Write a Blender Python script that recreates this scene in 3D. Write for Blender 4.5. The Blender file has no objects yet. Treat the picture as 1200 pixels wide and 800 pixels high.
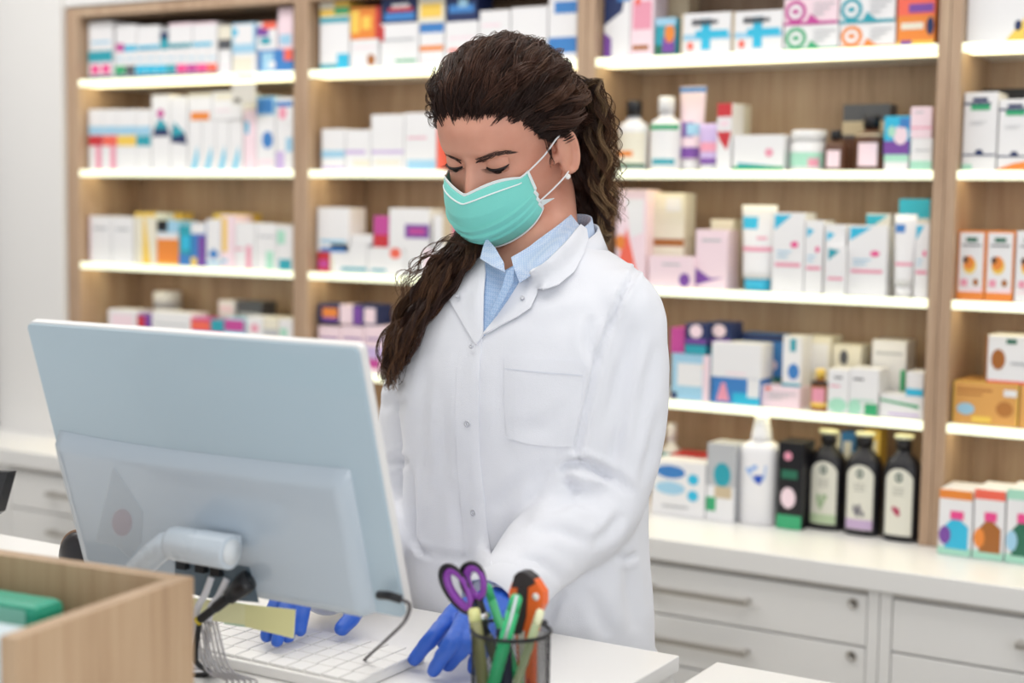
import bpy, bmesh, math, random
import numpy as np
from mathutils import Vector, Matrix, geometry
from mathutils.bvhtree import BVHTree

R = math.radians
PI = math.pi
scene = bpy.context.scene
COL = scene.collection

# ------------------------------------------------------------------ camera
F_PX, YAW, PITCH, ROLL = 1768.28, .53617, .0872, .015933
CAM = Vector((3.2174, -2.9842, 1.52))
fwd = Vector((-math.sin(YAW) * math.cos(PITCH), math.cos(YAW) * math.cos(PITCH), -math.sin(PITCH)))
rgt0 = Vector((math.cos(YAW), math.sin(YAW), 0))
up0 = rgt0.cross(fwd)
rgt = rgt0 * math.cos(ROLL) + up0 * math.sin(ROLL)
upv = -rgt0 * math.sin(ROLL) + up0 * math.cos(ROLL)
cam_data = bpy.data.cameras.new('camera')
cam = bpy.data.objects.new('camera', cam_data)
COL.objects.link(cam)
cam.matrix_world = Matrix(((rgt.x, upv.x, -fwd.x, CAM.x), (rgt.y, upv.y, -fwd.y, CAM.y),
                           (rgt.z, upv.z, -fwd.z, CAM.z), (0, 0, 0, 1)))
cam_data.sensor_width = 36
cam_data.lens = F_PX / 1200 * 36
cam_data.clip_start = .05
cam_data.dof.use_dof = True
cam_data.dof.focus_distance = 1.83
cam_data.dof.aperture_fstop = 3.0
scene.camera = cam

def ray(x, y):
    return fwd + rgt * ((x - 600) / F_PX) - upv * ((y - 400) / F_PX)
def at_y(x, y, Y):
    d = ray(x, y)
    return CAM + d * ((Y - CAM.y) / d.y)
def at_z(x, y, z):
    d = ray(x, y)
    return CAM + d * ((z - CAM.z) / d.z)
def at_x(x, y, X):
    d = ray(x, y)
    return CAM + d * ((X - CAM.x) / d.x)
def at_d(x, y, D):
    return CAM + ray(x, y) * D

# ------------------------------------------------------------------ light, exposure
w = bpy.data.worlds.new('World')
scene.world = w
w.use_nodes = True
w.node_tree.nodes['Background'].inputs[0].default_value = (.93, .97, 1.0, 1)
w.node_tree.nodes['Background'].inputs[1].default_value = .72
vs = scene.view_settings
vs.view_transform = 'Standard'
vs.look = 'None'
vs.exposure = 0.03
vs.gamma = 1.0
vs.use_curve_mapping = False
scene.cycles.use_denoising = True
scene.cycles.max_bounces = 8

def area(name, loc, size, power, rot=(0, 0, 0), color=(1, 1, 1)):
    l = bpy.data.lights.new(name, 'AREA')
    l.shape = 'RECTANGLE'
    l.size, l.size_y = size
    l.energy = power
    l.color = color
    o = bpy.data.objects.new(name, l)
    o.location = loc
    o.rotation_euler = rot
    COL.objects.link(o)
    return o
area('ceiling_lamp_light', (2.2, -2.0, 2.84), (2.4, .6), 13, color=(1, .98, .95))
area('ceiling_lamp_light', (2.2, -.75, 2.84), (3.4, .4), 19, color=(1, .97, .93))
area('ceiling_lamp_light', (.1, -1.0, 2.84), (1.8, .5) , 20, color=(1, .98, .95))
area('added_fill_light', (4.6, -4.4, 1.9), (2.4, 1.8), 30, (R(78), 0, R(38)), (.97, .98, 1))  # added soft light from behind the camera's right, no window there

# ------------------------------------------------------------------ materials
def lin(c):
    c /= 255.0
    return c / 12.92 if c <= .04045 else ((c + .055) / 1.055) ** 2.4
def rgb(h):
    h = h.lstrip('#')
    return tuple(lin(int(h[i:i + 2], 16)) for i in (0, 2, 4)) + (1,)
_mats = {}
def mat(h, rough=.5, metal=0, spec=.5, bump=0, scale=300, emit=0, coat=0, trans=0, alpha=1, sss=0, name=None):
    key = (h, rough, metal, spec, bump, scale, emit, coat, trans, alpha, sss)
    if key in _mats:
        return _mats[key]
    m = bpy.data.materials.new(name or 'paint_' + h.strip('#'))
    m.use_nodes = True
    nt = m.node_tree
    b = nt.nodes['Principled BSDF']
    b.inputs['Base Color'].default_value = rgb(h)
    b.inputs['Roughness'].default_value = rough
    b.inputs['Metallic'].default_value = metal
    b.inputs['Specular IOR Level'].default_value = spec
    b.inputs['Coat Weight'].default_value = coat
    b.inputs['Transmission Weight'].default_value = trans
    b.inputs['Alpha'].default_value = alpha
    if sss:
        b.inputs['Subsurface Weight'].default_value = sss
        b.inputs['Subsurface Radius'].default_value = (1, .35, .2)
        b.inputs['Subsurface Scale'].default_value = .006
    if emit:
        b.inputs['Emission Color'].default_value = rgb(h)
        b.inputs['Emission Strength'].default_value = emit
    # a faint noise in the roughness keeps every surface from looking dead flat
    tc = nt.nodes.new('ShaderNodeTexCoord')
    n = nt.nodes.new('ShaderNodeTexNoise')
    n.inputs['Scale'].default_value = scale if bump else 25
    nt.links.new(tc.outputs['Object'], n.inputs['Vector'])
    mr = nt.nodes.new('ShaderNodeMapRange')
    mr.inputs[3].default_value = max(0, rough - .05)
    mr.inputs[4].default_value = min(1, rough + .05)
    nt.links.new(n.outputs['Fac'], mr.inputs[0])
    nt.links.new(mr.outputs[0], b.inputs['Roughness'])
    if bump:
        bp = nt.nodes.new('ShaderNodeBump')
        bp.inputs['Strength'].default_value = bump
        bp.inputs['Distance'].default_value = .001
        nt.links.new(n.outputs['Fac'], bp.inputs['Height'])
        nt.links.new(bp.outputs['Normal'], b.inputs['Normal'])
    _mats[key] = m
    return m

def wood(name, c1, c2, c3, vertical=True, rough=.45):
    m = bpy.data.materials.new(name)
    m.use_nodes = True
    nt = m.node_tree
    b = nt.nodes['Principled BSDF']
    b.inputs['Roughness'].default_value = rough
    tc = nt.nodes.new('ShaderNodeTexCoord')
    mp = nt.nodes.new('ShaderNodeMapping')
    mp.inputs['Scale'].default_value = (9, 9, .8) if vertical else (.8, 9, 9)
    nt.links.new(tc.outputs['Object'], mp.inputs['Vector'])
    n = nt.nodes.new('ShaderNodeTexNoise')
    n.inputs['Scale'].default_value = 1.6
    n.inputs['Detail'].default_value = 7
    n.inputs['Roughness'].default_value = .72
    nt.links.new(mp.outputs[0], n.inputs['Vector'])
    mp2 = nt.nodes.new('ShaderNodeMapping')
    mp2.inputs['Scale'].default_value = (160, 160, 5) if vertical else (5, 160, 160)
    nt.links.new(tc.outputs['Object'], mp2.inputs['Vector'])
    n2 = nt.nodes.new('ShaderNodeTexNoise')
    n2.inputs['Scale'].default_value = 1
    nt.links.new(mp2.outputs[0], n2.inputs['Vector'])
    mx = nt.nodes.new('ShaderNodeMath'); mx.operation = 'MULTIPLY_ADD'
    nt.links.new(n2.outputs['Fac'], mx.inputs[0]); mx.inputs[1].default_value = .35
    nt.links.new(n.outputs['Fac'], mx.inputs[2])
    cr = nt.nodes.new('ShaderNodeValToRGB')
    cr.color_ramp.elements[0].position = .42; cr.color_ramp.elements[0].color = rgb(c1)
    cr.color_ramp.elements[1].position = .92; cr.color_ramp.elements[1].color = rgb(c3)
    e = cr.color_ramp.elements.new(.65); e.color = rgb(c2)
    nt.links.new(mx.outputs[0], cr.inputs[0])
    nt.links.new(cr.outputs[0], b.inputs['Base Color'])
    return m

OAK = wood('oak_laminate', '#8e7459', '#b0937a', '#c4ab90')
OAKB = wood('oak_box_laminate', '#9c7d5f', '#bb9b7a', '#caad8c')
WHITE = mat('#ecebe9', .35, name='white_lacquer')
WALLW = mat('#e4e2e0', .7, name='white_wall_paint')
BLACK = mat('#101014', .4)
STEEL = mat('#bdb9b3', .35, metal=.6, name='brushed_steel')

# ------------------------------------------------------------------ mesh helpers
def tag(o, label=None, cat=None, group=None, kind=None):
    if label: o['label'] = label
    if cat: o['category'] = cat
    if group: o['group'] = group
    if kind: o['kind'] = kind
    return o
def empty(name, loc, label=None, cat=None, group=None, rz=0):
    o = bpy.data.objects.new(name, None)
    o.empty_display_size = .02
    o.location = loc
    o.rotation_euler = (0, 0, rz)
    COL.objects.link(o)
    return tag(o, label, cat, group)

class MB:
    """collects shapes, with a material each, into one mesh"""
    def __init__(s):
        s.v, s.f, s.mi, s.mats, s.sm = [], [], [], [], []
    def _m(s, m):
        if m not in s.mats: s.mats.append(m)
        return s.mats.index(m)
    def add(s, verts, faces, m, smooth=False):
        o = len(s.v)
        s.v += [tuple(p) for p in verts]
        k = s._m(m)
        for f in faces:
            s.f.append(tuple(i + o for i in f)); s.mi.append(k); s.sm.append(smooth)
    def box(s, x0, x1, y0, y1, z0, z1, m, M=None, bev=0):
        if bev:
            bm = bmesh.new()
            bmesh.ops.create_cube(bm, size=1)
            for v in bm.verts:
                v.co = Vector(((x0 + x1) / 2 + v.co.x * (x1 - x0), (y0 + y1) / 2 + v.co.y * (y1 - y0), (z0 + z1) / 2 + v.co.z * (z1 - z0)))
            bmesh.ops.bevel(bm, geom=bm.edges[:], offset=bev, segments=2, affect='EDGES', profile=.5)
            bm.verts.index_update()
            vs_ = [(M @ v.co if M else v.co.copy()) for v in bm.verts]
            fs_ = [[v.index for v in f.verts] for f in bm.faces]
            bm.free()
            s.add(vs_, fs_, m)
            return
        c = [Vector((x, y, z)) for x in (x0, x1) for y in (y0, y1) for z in (z0, z1)]
        if M: c = [M @ p for p in c]
        s.add(c, [(0, 1, 3, 2), (4, 6, 7, 5), (0, 4, 5, 1), (2, 3, 7, 6), (0, 2, 6, 4), (1, 5, 7, 3)], m)
    def lathe(s, prof, m, n=20, c=(0, 0, 0), sx=1, sy=1, M=None, smooth=True, exp=2):
        vs_, fs_ = [], []
        for (r, z) in prof:
            for k in range(n):
                a = 2 * PI * k / n
                ca, sa = math.cos(a), math.sin(a)
                if exp != 2:
                    q = (abs(ca) ** exp + abs(sa) ** exp) ** (-1 / exp)
                    ca *= q; sa *= q
                p = Vector((c[0] + r * ca * sx, c[1] + r * sa * sy, c[2] + z))
                vs_.append(M @ p if M else p)
        for i in range(len(prof) - 1):
            for k in range(n):
                fs_.append((i * n + k, i * n + (k + 1) % n, (i + 1) * n + (k + 1) % n, (i + 1) * n + k))
        fs_.append(tuple(range(n))[::-1])
        fs_.append(tuple((len(prof) - 1) * n + k for k in range(n)))
        s.add(vs_, fs_, m, smooth)
    def tube(s, pts, rad, m, n=8, smooth=True, flat=1.0, closed=False):
        pts = [Vector(p) for p in pts]
        if not hasattr(rad, '__len__'): rad = [rad] * len(pts)
        vs_, fs_ = [], []
        prev = None
        L = len(pts)
        for i, p in enumerate(pts):
            if closed: t = pts[(i + 1) % L] - pts[i - 1]
            else: t = pts[min(i + 1, L - 1)] - pts[max(i - 1, 0)]
            t.normalize()
            if prev is None:
                a = t.orthogonal().normalized()
            else:
                a = prev - t * prev.dot(t)
                a = a.normalized() if a.length > 1e-6 else t.orthogonal().normalized()
            prev = a
            b = t.cross(a)
            for k in range(n):
                an = 2 * PI * k / n
                vs_.append(p + (a * math.cos(an) + b * math.sin(an) * flat) * rad[i])
        for i in range(L if closed else L - 1):
            j = (i + 1) % L
            for k in range(n):
                fs_.append((i * n + k, i * n + (k + 1) % n, j * n + (k + 1) % n, j * n + k))
        if not closed:
            fs_.append(tuple(range(n))[::-1]); fs_.append(tuple((L - 1) * n + k for k in range(n)))
        s.add(vs_, fs_, m, smooth)
    def poly(s, pts, m, d=None):
        """flat polygon; with d (a vector) it gets that thickness"""
        n = len(pts)
        pts = [Vector(p) for p in pts]
        if d is None:
            s.add(pts, [tuple(range(n))], m); return
        d = Vector(d)
        s.add(pts + [p + d for p in pts], [tuple(range(n)), tuple(range(2 * n - 1, n - 1, -1))] +
              [(i, i + n, (i + 1) % n + n, (i + 1) % n) for i in range(n)], m)
    def sphere(s, c, r, m, n=12, sc=(1, 1, 1), M=None):
        prof = [(math.sin(PI * i / n) * r, -math.cos(PI * i / n) * r) for i in range(n + 1)]
        prof[0] = (1e-5, -r); prof[-1] = (1e-5, r)
        vs_, fs_ = [], []
        N = n * 2
        for (q, z) in prof:
            for k in range(N):
                a = 2 * PI * k / N
                p = Vector((q * math.cos(a) * sc[0], q * math.sin(a) * sc[1], z * sc[2]))
                if M: p = M @ p
                vs_.append(p + Vector(c))
        for i in range(n):
            for k in range(N):
                fs_.append((i * N + k, i * N + (k + 1) % N, (i + 1) * N + (k + 1) % N, (i + 1) * N + k))
        s.add(vs_, fs_, m, True)
    def build(s, name, parent=None, loc=None, fix=True):
        me = bpy.data.meshes.new(name)
        off = Vector(loc) if loc is not None else Vector((0, 0, 0))
        me.from_pydata([tuple(Vector(p) - off) for p in s.v], [], s.f)
        for m in s.mats: me.materials.append(m)
        me.polygons.foreach_set('material_index', s.mi)
        me.polygons.foreach_set('use_smooth', s.sm)
        if fix:
            bm = bmesh.new(); bm.from_mesh(me)
            bmesh.ops.recalc_face_normals(bm, faces=bm.faces[:])
            bm.to_mesh(me); bm.free()
        o = bpy.data.objects.new(name, me)
        o.location = off
        COL.objects.link(o)
        if parent:
            o.parent = parent
            if loc is None:
                # vertices are given in world space
                o.matrix_parent_inverse = (Matrix.Translation(parent.location) @ Matrix.Rotation(parent.rotation_euler.z, 4, 'Z')).inverted()
        return o

# ------------------------------------------------------------------ room
def struct(name, fn):
    b = MB(); fn(b); o = b.build(name); o['kind'] = 'structure'; return o
FLOORM = mat('#b9b2a8', .35, name='pale_floor_tiles')
struct('floor', lambda b: b.box(-2.6, 4.8, -4.6, .42, -.1, 0, FLOORM))
struct('ceiling', lambda b: b.box(-2.6, 4.8, -3.4, .42, 2.9, 3.0, WALLW))
struct('wall_back', lambda b: b.box(-2.6, 4.8, .30, .42, 0, 2.9, WALLW))
struct('wall_left', lambda b: b.box(-2.6, -2.5, -4.6, .30, 0, 2.9, WALLW))
struct('trim_1', lambda b: b.box(-.275, -.003, -.015, .295, .8627, 2.9, WALLW))       # white pier beside the shelving
struct('trim_2', lambda b: b.box(-.003, 3.3, -.0, .295, 2.055, 2.9, WALLW))          # white fascia over the shelving

# ------------------------------------------------------------------ shelving, one unit per bay
W = .8
SZ = {'A': 1.855, 'B': 1.6096, 'C': 1.356, 'D': 1.1115, 'E': .8627}
LED = mat('#f4f8da', .4, emit=.85, name='led_shelf_edge')
LEDU = mat('#fff3c4', .4, emit=2.6, name='led_light_strip')
SHELFM = mat('#f3f3ee', .3, name='white_glass_shelf')
baynm = ['leftmost bay of lit oak shelving beside the white pier', 'second bay of lit oak shelving, left of the woman\'s head',
         'widest visible bay of lit oak shelving, right of the woman', 'cut-off bay of lit oak shelving at the right edge']
for k in range(4):
    x0, x1 = k * W + .001, (k + 1) * W + .044
    xl, xr = k * W + (.0225 if k else 0), (k + 1) * W + .0225
    u = empty('shelving_unit', ((xl + xr) / 2, .12, SZ['E']), baynm[k], 'shelf', 'oak shelving bays along the back wall')
    for a, b_ in ((xl + .0006, k * W + .045), ((k + 1) * W, xr - .0006)):
        b = MB(); b.box(a, b_, 0, .262, SZ['E'], 2.05, OAK, bev=.001); b.build('side_panel', u)
    b = MB(); b.box(k * W + .045, (k + 1) * W, .24, .262, SZ['E'], 2.05, OAK); b.build('back_panel', u)
    b = MB(); b.box(k * W + .045, (k + 1) * W, .002, .24, 2.025, 2.05, OAK); b.build('top_panel', u)
    for s_ in 'ABCD':
        z = SZ[s_]
        b = MB(); b.box(k * W + .046, (k + 1) * W - .001, .0115, .238, z - .014, z, SHELFM); sh = b.build('shelf', u)
        b = MB(); b.box(k * W + .046, (k + 1) * W - .001, .001, .0113, z - .018, z + .0005, LED, bev=.002)
        b.box(k * W + .05, (k + 1) * W - .005, .016, .075, z - .0165, z - .0142, LEDU); b.build('light_strip', sh)

# ------------------------------------------------------------------ base cabinets and worktop
b = MB(); b.box(-2.4, 3.3, -.245, .29, .818, .8622, WHITE, bev=.003)
tag(b.build('worktop'), 'long white worktop running under the oak shelving', 'worktop')
cabl = ['far left white drawer cabinet below the white pier', 'white drawer cabinet seen left of the monitor under the leftmost bay', 'white drawer cabinet hidden mostly behind the woman and monitor',
        'white drawer cabinet with two long handles and locks right of the woman', 'white drawer cabinet at the bottom right edge of the photo']
for i, k in enumerate(range(-1, 4)):
    xa, xb = k * W - .003, (k + 1) * W - .005
    c = empty('base_cabinet', ((xa + xb) / 2, 0, 0), cabl[i], 'cabinet', 'white drawer cabinets under the worktop')
    b = MB(); b.box(xa, xb, -.21, .29, .0, .818, WHITE); b.box(xa, xa + .022, -.232, -.21, .02, .816, WHITE); b.box(xb - .022, xb, -.232, -.21, .02, .816, WHITE)
    b.box(xa + .022, xb - .022, -.226, -.21, .806, .816, mat('#c9c5c0', .6)); b.build('body', c)
    zt = .806
    for j in range(7):
        zb = zt - .104 if j < 6 else .03
        if zb < .02: zb = .02
        b = MB(); b.box(xa + .024, xb - .024, -.232, -.2105, zb + .004, zt - .002, WHITE, bev=.0015); d = b.build('drawer', c)
        hx = (xa + xb) / 2 + (.035 if k != 0 else -.10)
        if k == 3: hx = 2.76
        b = MB()
        hz = zt - .045
        b.box(hx - .11, hx + .11, -.262, -.252, hz - .006, hz + .006, STEEL, bev=.002)
        for q in (-1, 1): b.box(hx + q * .104 - .005, hx + q * .104 + .005, -.254, -.2325, hz - .005, hz + .005, STEEL)
        b.build('handle', d)
        b = MB(); Mx = Matrix.Translation((xb - .05, -.233, zt - .02)) @ Matrix.Rotation(R(90), 4, 'X')
        b.lathe([(.0105, 0), (.0105, .0025), (.0085, .003), (.0078, .0012)], STEEL, 16, M=Mx)
        b.box(xb - .051, xb - .049, -.2365, -.2345, zt - .024, zt - .016, BLACK); b.build('lock', d)
        zt = zb + .002
        if zt < .12: break

# dark display at the far left edge
dp = empty('display_screen', (-.44, -.05, .8627), 'dark display panel cut off by the left edge of the photo', 'screen')
b = MB(); b.box(-.62, -.285, -.06, -.02, .875, 2.3, mat('#15151c', .25), bev=.004); b.build('frame', dp)
b = MB(); b.box(-.61, -.295, -.0615, -.0602, .95, 2.29, mat('#1b2431', .15)); b.box(-.61, -.295, -.0622, -.0616, 1.35, 1.75, mat('#16484e', .2)); b.build('panel', dp)
b = MB(); b.box(-.56, -.34, -.12, .05, .8627, .8752, mat('#15151c', .4)); b.build('base', dp)
# ------------------------------------------------------------------ goods on the shelves
CC = dict(W='#e9e8ea', C='#e6e0cf', P='#e79ab0', M='#c24a97', R='#c8343c', O='#e8893a', Y='#efc95a', G='#3aa673', T='#2f9fb0', B='#3f7fc2',
          L='#9fcbe4', N='#20305e', V='#7a4aa0', K='#17161c', D='#55565c', S='#b9bbbf', A='#a4642c', H='#cbb99b', Z='#f1d9e2', X='#a9dcc6',
          J='#ef6a55', Q='#35b8dc', U='#5c3a28', I='#c9b3de', F='#e84d90', E='#2a6b54', a='#dfa55c', b='#b8793c')
def cm(c): return mat(CC[c], .38, name='print_' + c)
def decor(b, x0, x1, yf, z0, z1, pats, rnd):
    e = .0005
    lay = 0
    for p in pats:
        lay += 1
        yy = yf - e * lay * .6
        if p[0] == 'o':                                   # disc (cx, cy, rx, ry, colour)
            _, cx_, cz_, rx, rz, c = p
            pts = [(x0 + (x1 - x0) * (cx_ + rx * math.cos(a)), yy, z0 + (z1 - z0) * (cz_ + rz * math.sin(a))) for a in [2 * PI * i / 20 for i in range(20)]]
        elif p[0] == 'p':                                 # polygon
            pts = [(x0 + (x1 - x0) * q[0], yy, z0 + (z1 - z0) * q[1]) for q in p[1]]; c = p[2]
        else:
            a0, c0, a1, c1, c = p
            pts = [(x0 + (x1 - x0) * a, yy, z0 + (z1 - z0) * q) for a, q in ((a0, c0), (a1, c0), (a1, c1), (a0, c1))]
        b.poly([Vector(q) for q in pts], cm(c))
def text_lines(u0, v0, u1, n, c='D', h=.025, gap=.07):
    return [(u0, v0 - i * gap, u0 + (u1 - u0) * (1 - .25 * (i % 3)), v0 - i * gap + h, c) for i in range(n)]

GOODS = []
rnd = random.Random(5)
def good(kind, sh, x0, x1, yt, label, col='W', pats=(), zb=None, yf=.03, dep=.07, cap='W', group=None, name=None, tilt=0):
    """x0,x1,yt: where its front stands on the shelf; sizes come out in metres"""
    z0 = SZ[sh] + .0006 if zb is None else zb
    ym = (yt + (proj_y((x0 + x1) / 2, z0, yf))) / 2
    a = at_y(x0, ym, yf); c = at_y(x1, ym, yf); t = at_y((x0 + x1) / 2, yt, yf)
    X0, X1, Z1 = a.x, c.x, t.z
    if sh != 'E':
        bay = max(0, min(3, int((X0 + X1) / 2 / W)))
        X0 = max(X0, bay * W + .047); X1 = min(X1, (bay + 1) * W - .002)
    Z1 = min(Z1, {'A': 2.022, 'B': SZ['A'] - .019, 'C': SZ['B'] - .019, 'D': SZ['C'] - .019, 'E': SZ['D'] - .019}[sh])
    wd, ht = X1 - X0, Z1 - z0
    xc = (X0 + X1) / 2
    if dep > .235 - yf: dep = .235 - yf
    b = MB()
    nm = name
    if kind == 'box':
        nm = nm or 'medicine_box'
        b.box(X0, X1, yf, yf + dep, z0, Z1, cm(col), bev=.0008)
        decor(b, X0, X1, yf, z0, Z1, pats, rnd)
        cat = 'box'
        o = b.build(nm, loc=(xc, yf + dep / 2, z0))
        tag(o, label, cat, group)
    else:
        base = (xc, yf + wd / 2, z0)
        o = empty(nm or kind, base, label, {'bottle': 'bottle', 'tube': 'tube', 'jar': 'jar', 'pack': 'package'}[kind], group)
        r = wd / 2
        yc = yf + r
        if kind == 'bottle':
            sh_, nk, ch = .72, .42, .78
            b.lathe([(r * .92, 0), (r, ht * .03), (r, ht * .60), (r * .9, ht * .67), (r * .5, ht * sh_), (r * nk, ht * ch)], cm(col), 20, (xc, yc, z0), sy=.75)
            b.build('body', o)
            b = MB(); b.lathe([(r * .5, 0), (r * .5, ht * .2), (r * .44, ht * .22)], cm(cap), 18, (xc, yc, z0 + ht * .78)); b.build('cap', o)
            b = MB()
        elif kind == 'tube':
            n = 18
            vs_, fs_ = [], []
            for i in range(9):
                t_ = i / 8
                z = z0 + ht * (.14 + .86 * t_)
                rx = r * (.82 + .18 * t_); ry = r * .6 * (1 - t_) + .002
                for k in range(n):
                    an = 2 * PI * k / n
                    vs_.append((xc + rx * math.cos(an), yc + ry * math.sin(an), z))
            for i in range(8):
                for k in range(n):
                    fs_.append((i * n + k, i * n + (k + 1) % n, (i + 1) * n + (k + 1) % n, (i + 1) * n + k))
            fs_ += [tuple(range(n))[::-1], tuple(8 * n + k for k in range(n))]
            b.add(vs_, fs_, cm(col), True); b.build('body', o)
            b = MB(); b.lathe([(r * .72, 0), (r * .74, ht * .14)], cm(cap), 18, (xc, yc, z0), sy=.75); b.build('cap', o)
            b = MB()
        elif kind == 'jar':
            b.lathe([(r * .93, 0), (r, ht * .05), (r, ht * .66), (r * .9, ht * .72)], cm(col), 22, (xc, yc, z0)); b.build('body', o)
            b = MB(); b.lathe([(r * .97, 0), (r * .97, ht * .26), (r * .93, ht * .28)], cm(cap), 22, (xc, yc, z0 + ht * .72)); b.build('lid', o)
            b = MB()
        if pats:
            # label sheet wrapped on the front half
            ry = r * (.75 if kind == 'bottle' else (.62 if kind == 'tube' else 1))
            for li, p in enumerate(pats):
                a0, c0, a1, c1, c = p if p[0] != 'o' else (p[1] - p[3], p[2] - p[4], p[1] + p[3], p[2] + p[4], p[5])
                vs_, fs_ = [], []
                N = 8
                for i in range(N + 1):
                    u_ = a0 + (a1 - a0) * i / N
                    an = PI * (1 + u_)
                    for q in (c0, c1):
                        k_ = 1.012 + .004 * li
                        if kind == 'tube':
                            t_ = (q - .14) / .86
                            rx = r * (.82 + .18 * t_); r2 = r * .6 * (1 - t_) + .002
                        else: rx, r2 = r, ry
                        vs_.append((xc + rx * k_ * math.cos(an), yc + (r2 * k_ + .0004) * math.sin(an), z0 + ht * q))
                for i in range(N): fs_.append((2 * i, 2 * i + 2, 2 * i + 3, 2 * i + 1))
                b.add(vs_, fs_, cm(c), True)
                b.build('label', o, fix=False); b = MB()
    return o, Z1
def proj_y(x, z, Y):
    """image height of a point of plane Y at that column and height"""
    lo, hi = -200, 1000
    for _ in range(30):
        m_ = (lo + hi) / 2
        if at_y(x, m_, Y).z > z: lo = m_
        else: hi = m_
    return (lo + hi) / 2

BX = 'box'
# ---- leftmost bay, top shelf: small boxes in a row below, larger ones on top
g1 = 'small white boxes with coloured feet on the top shelf'
cols = ['G', 'D', 'Q', 'Q', 'Q', 'T', 'F', 'M', 'F', 'J']
cn = ['green', 'grey', 'first cyan', 'second cyan', 'third cyan', 'teal', 'first pink', 'magenta', 'second pink', 'orange']
z2 = None
for i, c in enumerate(cols):
    _, z2 = good(BX, 'A', 135 + i * 12, 146.5 + i * 12, 55, 'small white carton with %s band, lower row of top shelf, leftmost bay' % cn[i], 'W',
                 [(0, 0, 1, .12, 'N'), (0, .14, 1, .42, c), (.15, .6, .85, .66, 'L')], group=g1)
_, z3 = good(BX, 'A', 104, 132, 58, 'white carton with blue and magenta bands at far left of top shelf', 'W', [(0, 0, 1, .15, 'N'), (.1, .2, .45, .5, 'F'), (.55, .2, .9, .5, 'F'), (0, .6, 1, .95, 'T')])
good(BX, 'A', 104, 132, 25, 'plain white carton on top of the far left carton, top shelf', 'W', [(.1, .2, .9, .3, 'L')], zb=z3 + .0005)
good(BX, 'A', 136, 160, 29, 'white carton with magenta dot stacked on small cartons, top shelf', 'W', [(0, 0, .4, .3, 'M'), (.4, 0, 1, .22, 'Q')], zb=z2 + .0005)
good(BX, 'A', 161, 187, 30, 'white carton with cyan line stacked on small cartons, top shelf', 'W', [(0, .05, 1, .2, 'Q')], zb=z2 + .0005)
good(BX, 'A', 188, 197, 33, 'narrow dark blue carton stacked between white cartons, top shelf', 'S', [(0, .0, 1, .5, 'T'), (0, .5, 1, .8, 'N')], zb=z2 + .0005)
good(BX, 'A', 198, 225, 27, 'white carton with pink top stacked on small cartons, top shelf', 'W', [(0, .88, 1, 1, 'Z'), (0, .05, 1, .2, 'T')], zb=z2 + .0005)
good(BX, 'A', 226, 254, 26, 'white carton with teal line, rightmost stacked on small cartons, top shelf', 'W', [(0, .9, 1, 1, 'Z'), (0, .05, .8, .2, 'Q')], zb=z2 + .0005)
_, z2 = good(BX, 'A', 257, 270, 58, 'narrow white carton under a beige one, top shelf, leftmost bay', 'W', [(.2, .3, .8, .4, 'Z')])
good(BX, 'A', 256, 271, 30, 'beige carton with dark grey foot on a narrow white carton, top shelf', 'C', [(0, 0, 1, .42, 'D')], zb=z2 + .0005)
_, z2 = good(BX, 'A', 273, 300, 62, 'white carton with pale yellow block, top shelf of leftmost bay', 'W', [(0, .1, .85, .8, 'C')])
good(BX, 'A', 272, 299, 27, 'pale blue carton stacked over the pale yellow one, top shelf', 'L', [(.1, .3, .9, .95, 'W'), (0, .6, .25, .8, 'Q')], zb=z2 + .0005)
_, z2 = good(BX, 'A', 303, 343, 58, 'wide blue carton at right end of top shelf, leftmost bay', 'B', [(.1, .1, .45, .9, 'L'), (.75, .5, 1, 1, 'J'), (.3, .2, .5, .5, 'W')])
good(BX, 'A', 301, 324, 26, 'white carton with purple and red top corner stacked on the blue carton', 'W', [(0, .5, .6, .85, 'V'), (.3, .75, 1, 1, 'J'), (.2, .2, .7, .45, 'T')], zb=z2 + .0005)
good(BX, 'A', 326, 343, 9, 'tall pale pink carton stacked at the right end of top shelf, leftmost bay', 'Z', [(.1, .1, .9, .35, 'L')], zb=z2 + .0005)
# ---- leftmost bay, second shelf
zz = {}
for i, (a, c, nmc) in enumerate([(104, 'R', 'red'), (121, 'J', 'coral'), (138, 'Y', 'yellow'), (160, 'T', 'teal')]):
    e_ = [120.5, 137.5, 159.5, 176.5][i]
    good(BX, 'B', a, e_, 128, 'white carton with %s band below pale blue, second shelf, leftmost bay' % nmc, 'W', [(0, .58, 1, .72, 'L'), (0, .4, 1, .57, c)] + ([(.5, 0, .9, .4, 'P')] if i < 2 else [])
         , group='white cartons with coloured bands')
good(BX, 'B', 178, 199, 111, 'white carton with dark blue swoosh and violet dot, second shelf', 'W', [('p', [(0, .45), (1, .45), (.8, .62), (.3, .64)], 'N'), ('p', [(.1, .55), (.9, .55), (.5, .7)], 'T'), ('o', .5, .75, .2, .06, 'M')])
good(BX, 'B', 200, 219, 113, 'white carton with lower dark blue swoosh, second shelf', 'W', [('p', [(0, .38), (1, .35), (.9, .5), (.1, .6)], 'N'), ('p', [(.1, .45), (.9, .5), (.2, .66)], 'T')])
for i in range(4):
    good(BX, 'B', 221 + i * 16, 236 + i * 16, 141, 'white carton with cyan stroke, %s of four on second shelf, leftmost bay' % ['first', 'second', 'third', 'last'][i], 'W',
         [('p', [(.2, 0), (.55, 0), (.75, .25), (.7, .5), (.5, .3)], 'Q')], group='white cartons with cyan strokes')
z4 = at_y(250, 140.5, .03).z
good(BX, 'B', 221, 248, 109, 'pinkish carton with orange band lying over cyan stroke cartons', 'W', [(.1, .0, .9, .3, 'O'), (0, .85, 1, 1, 'C')], zb=z4)
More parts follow.
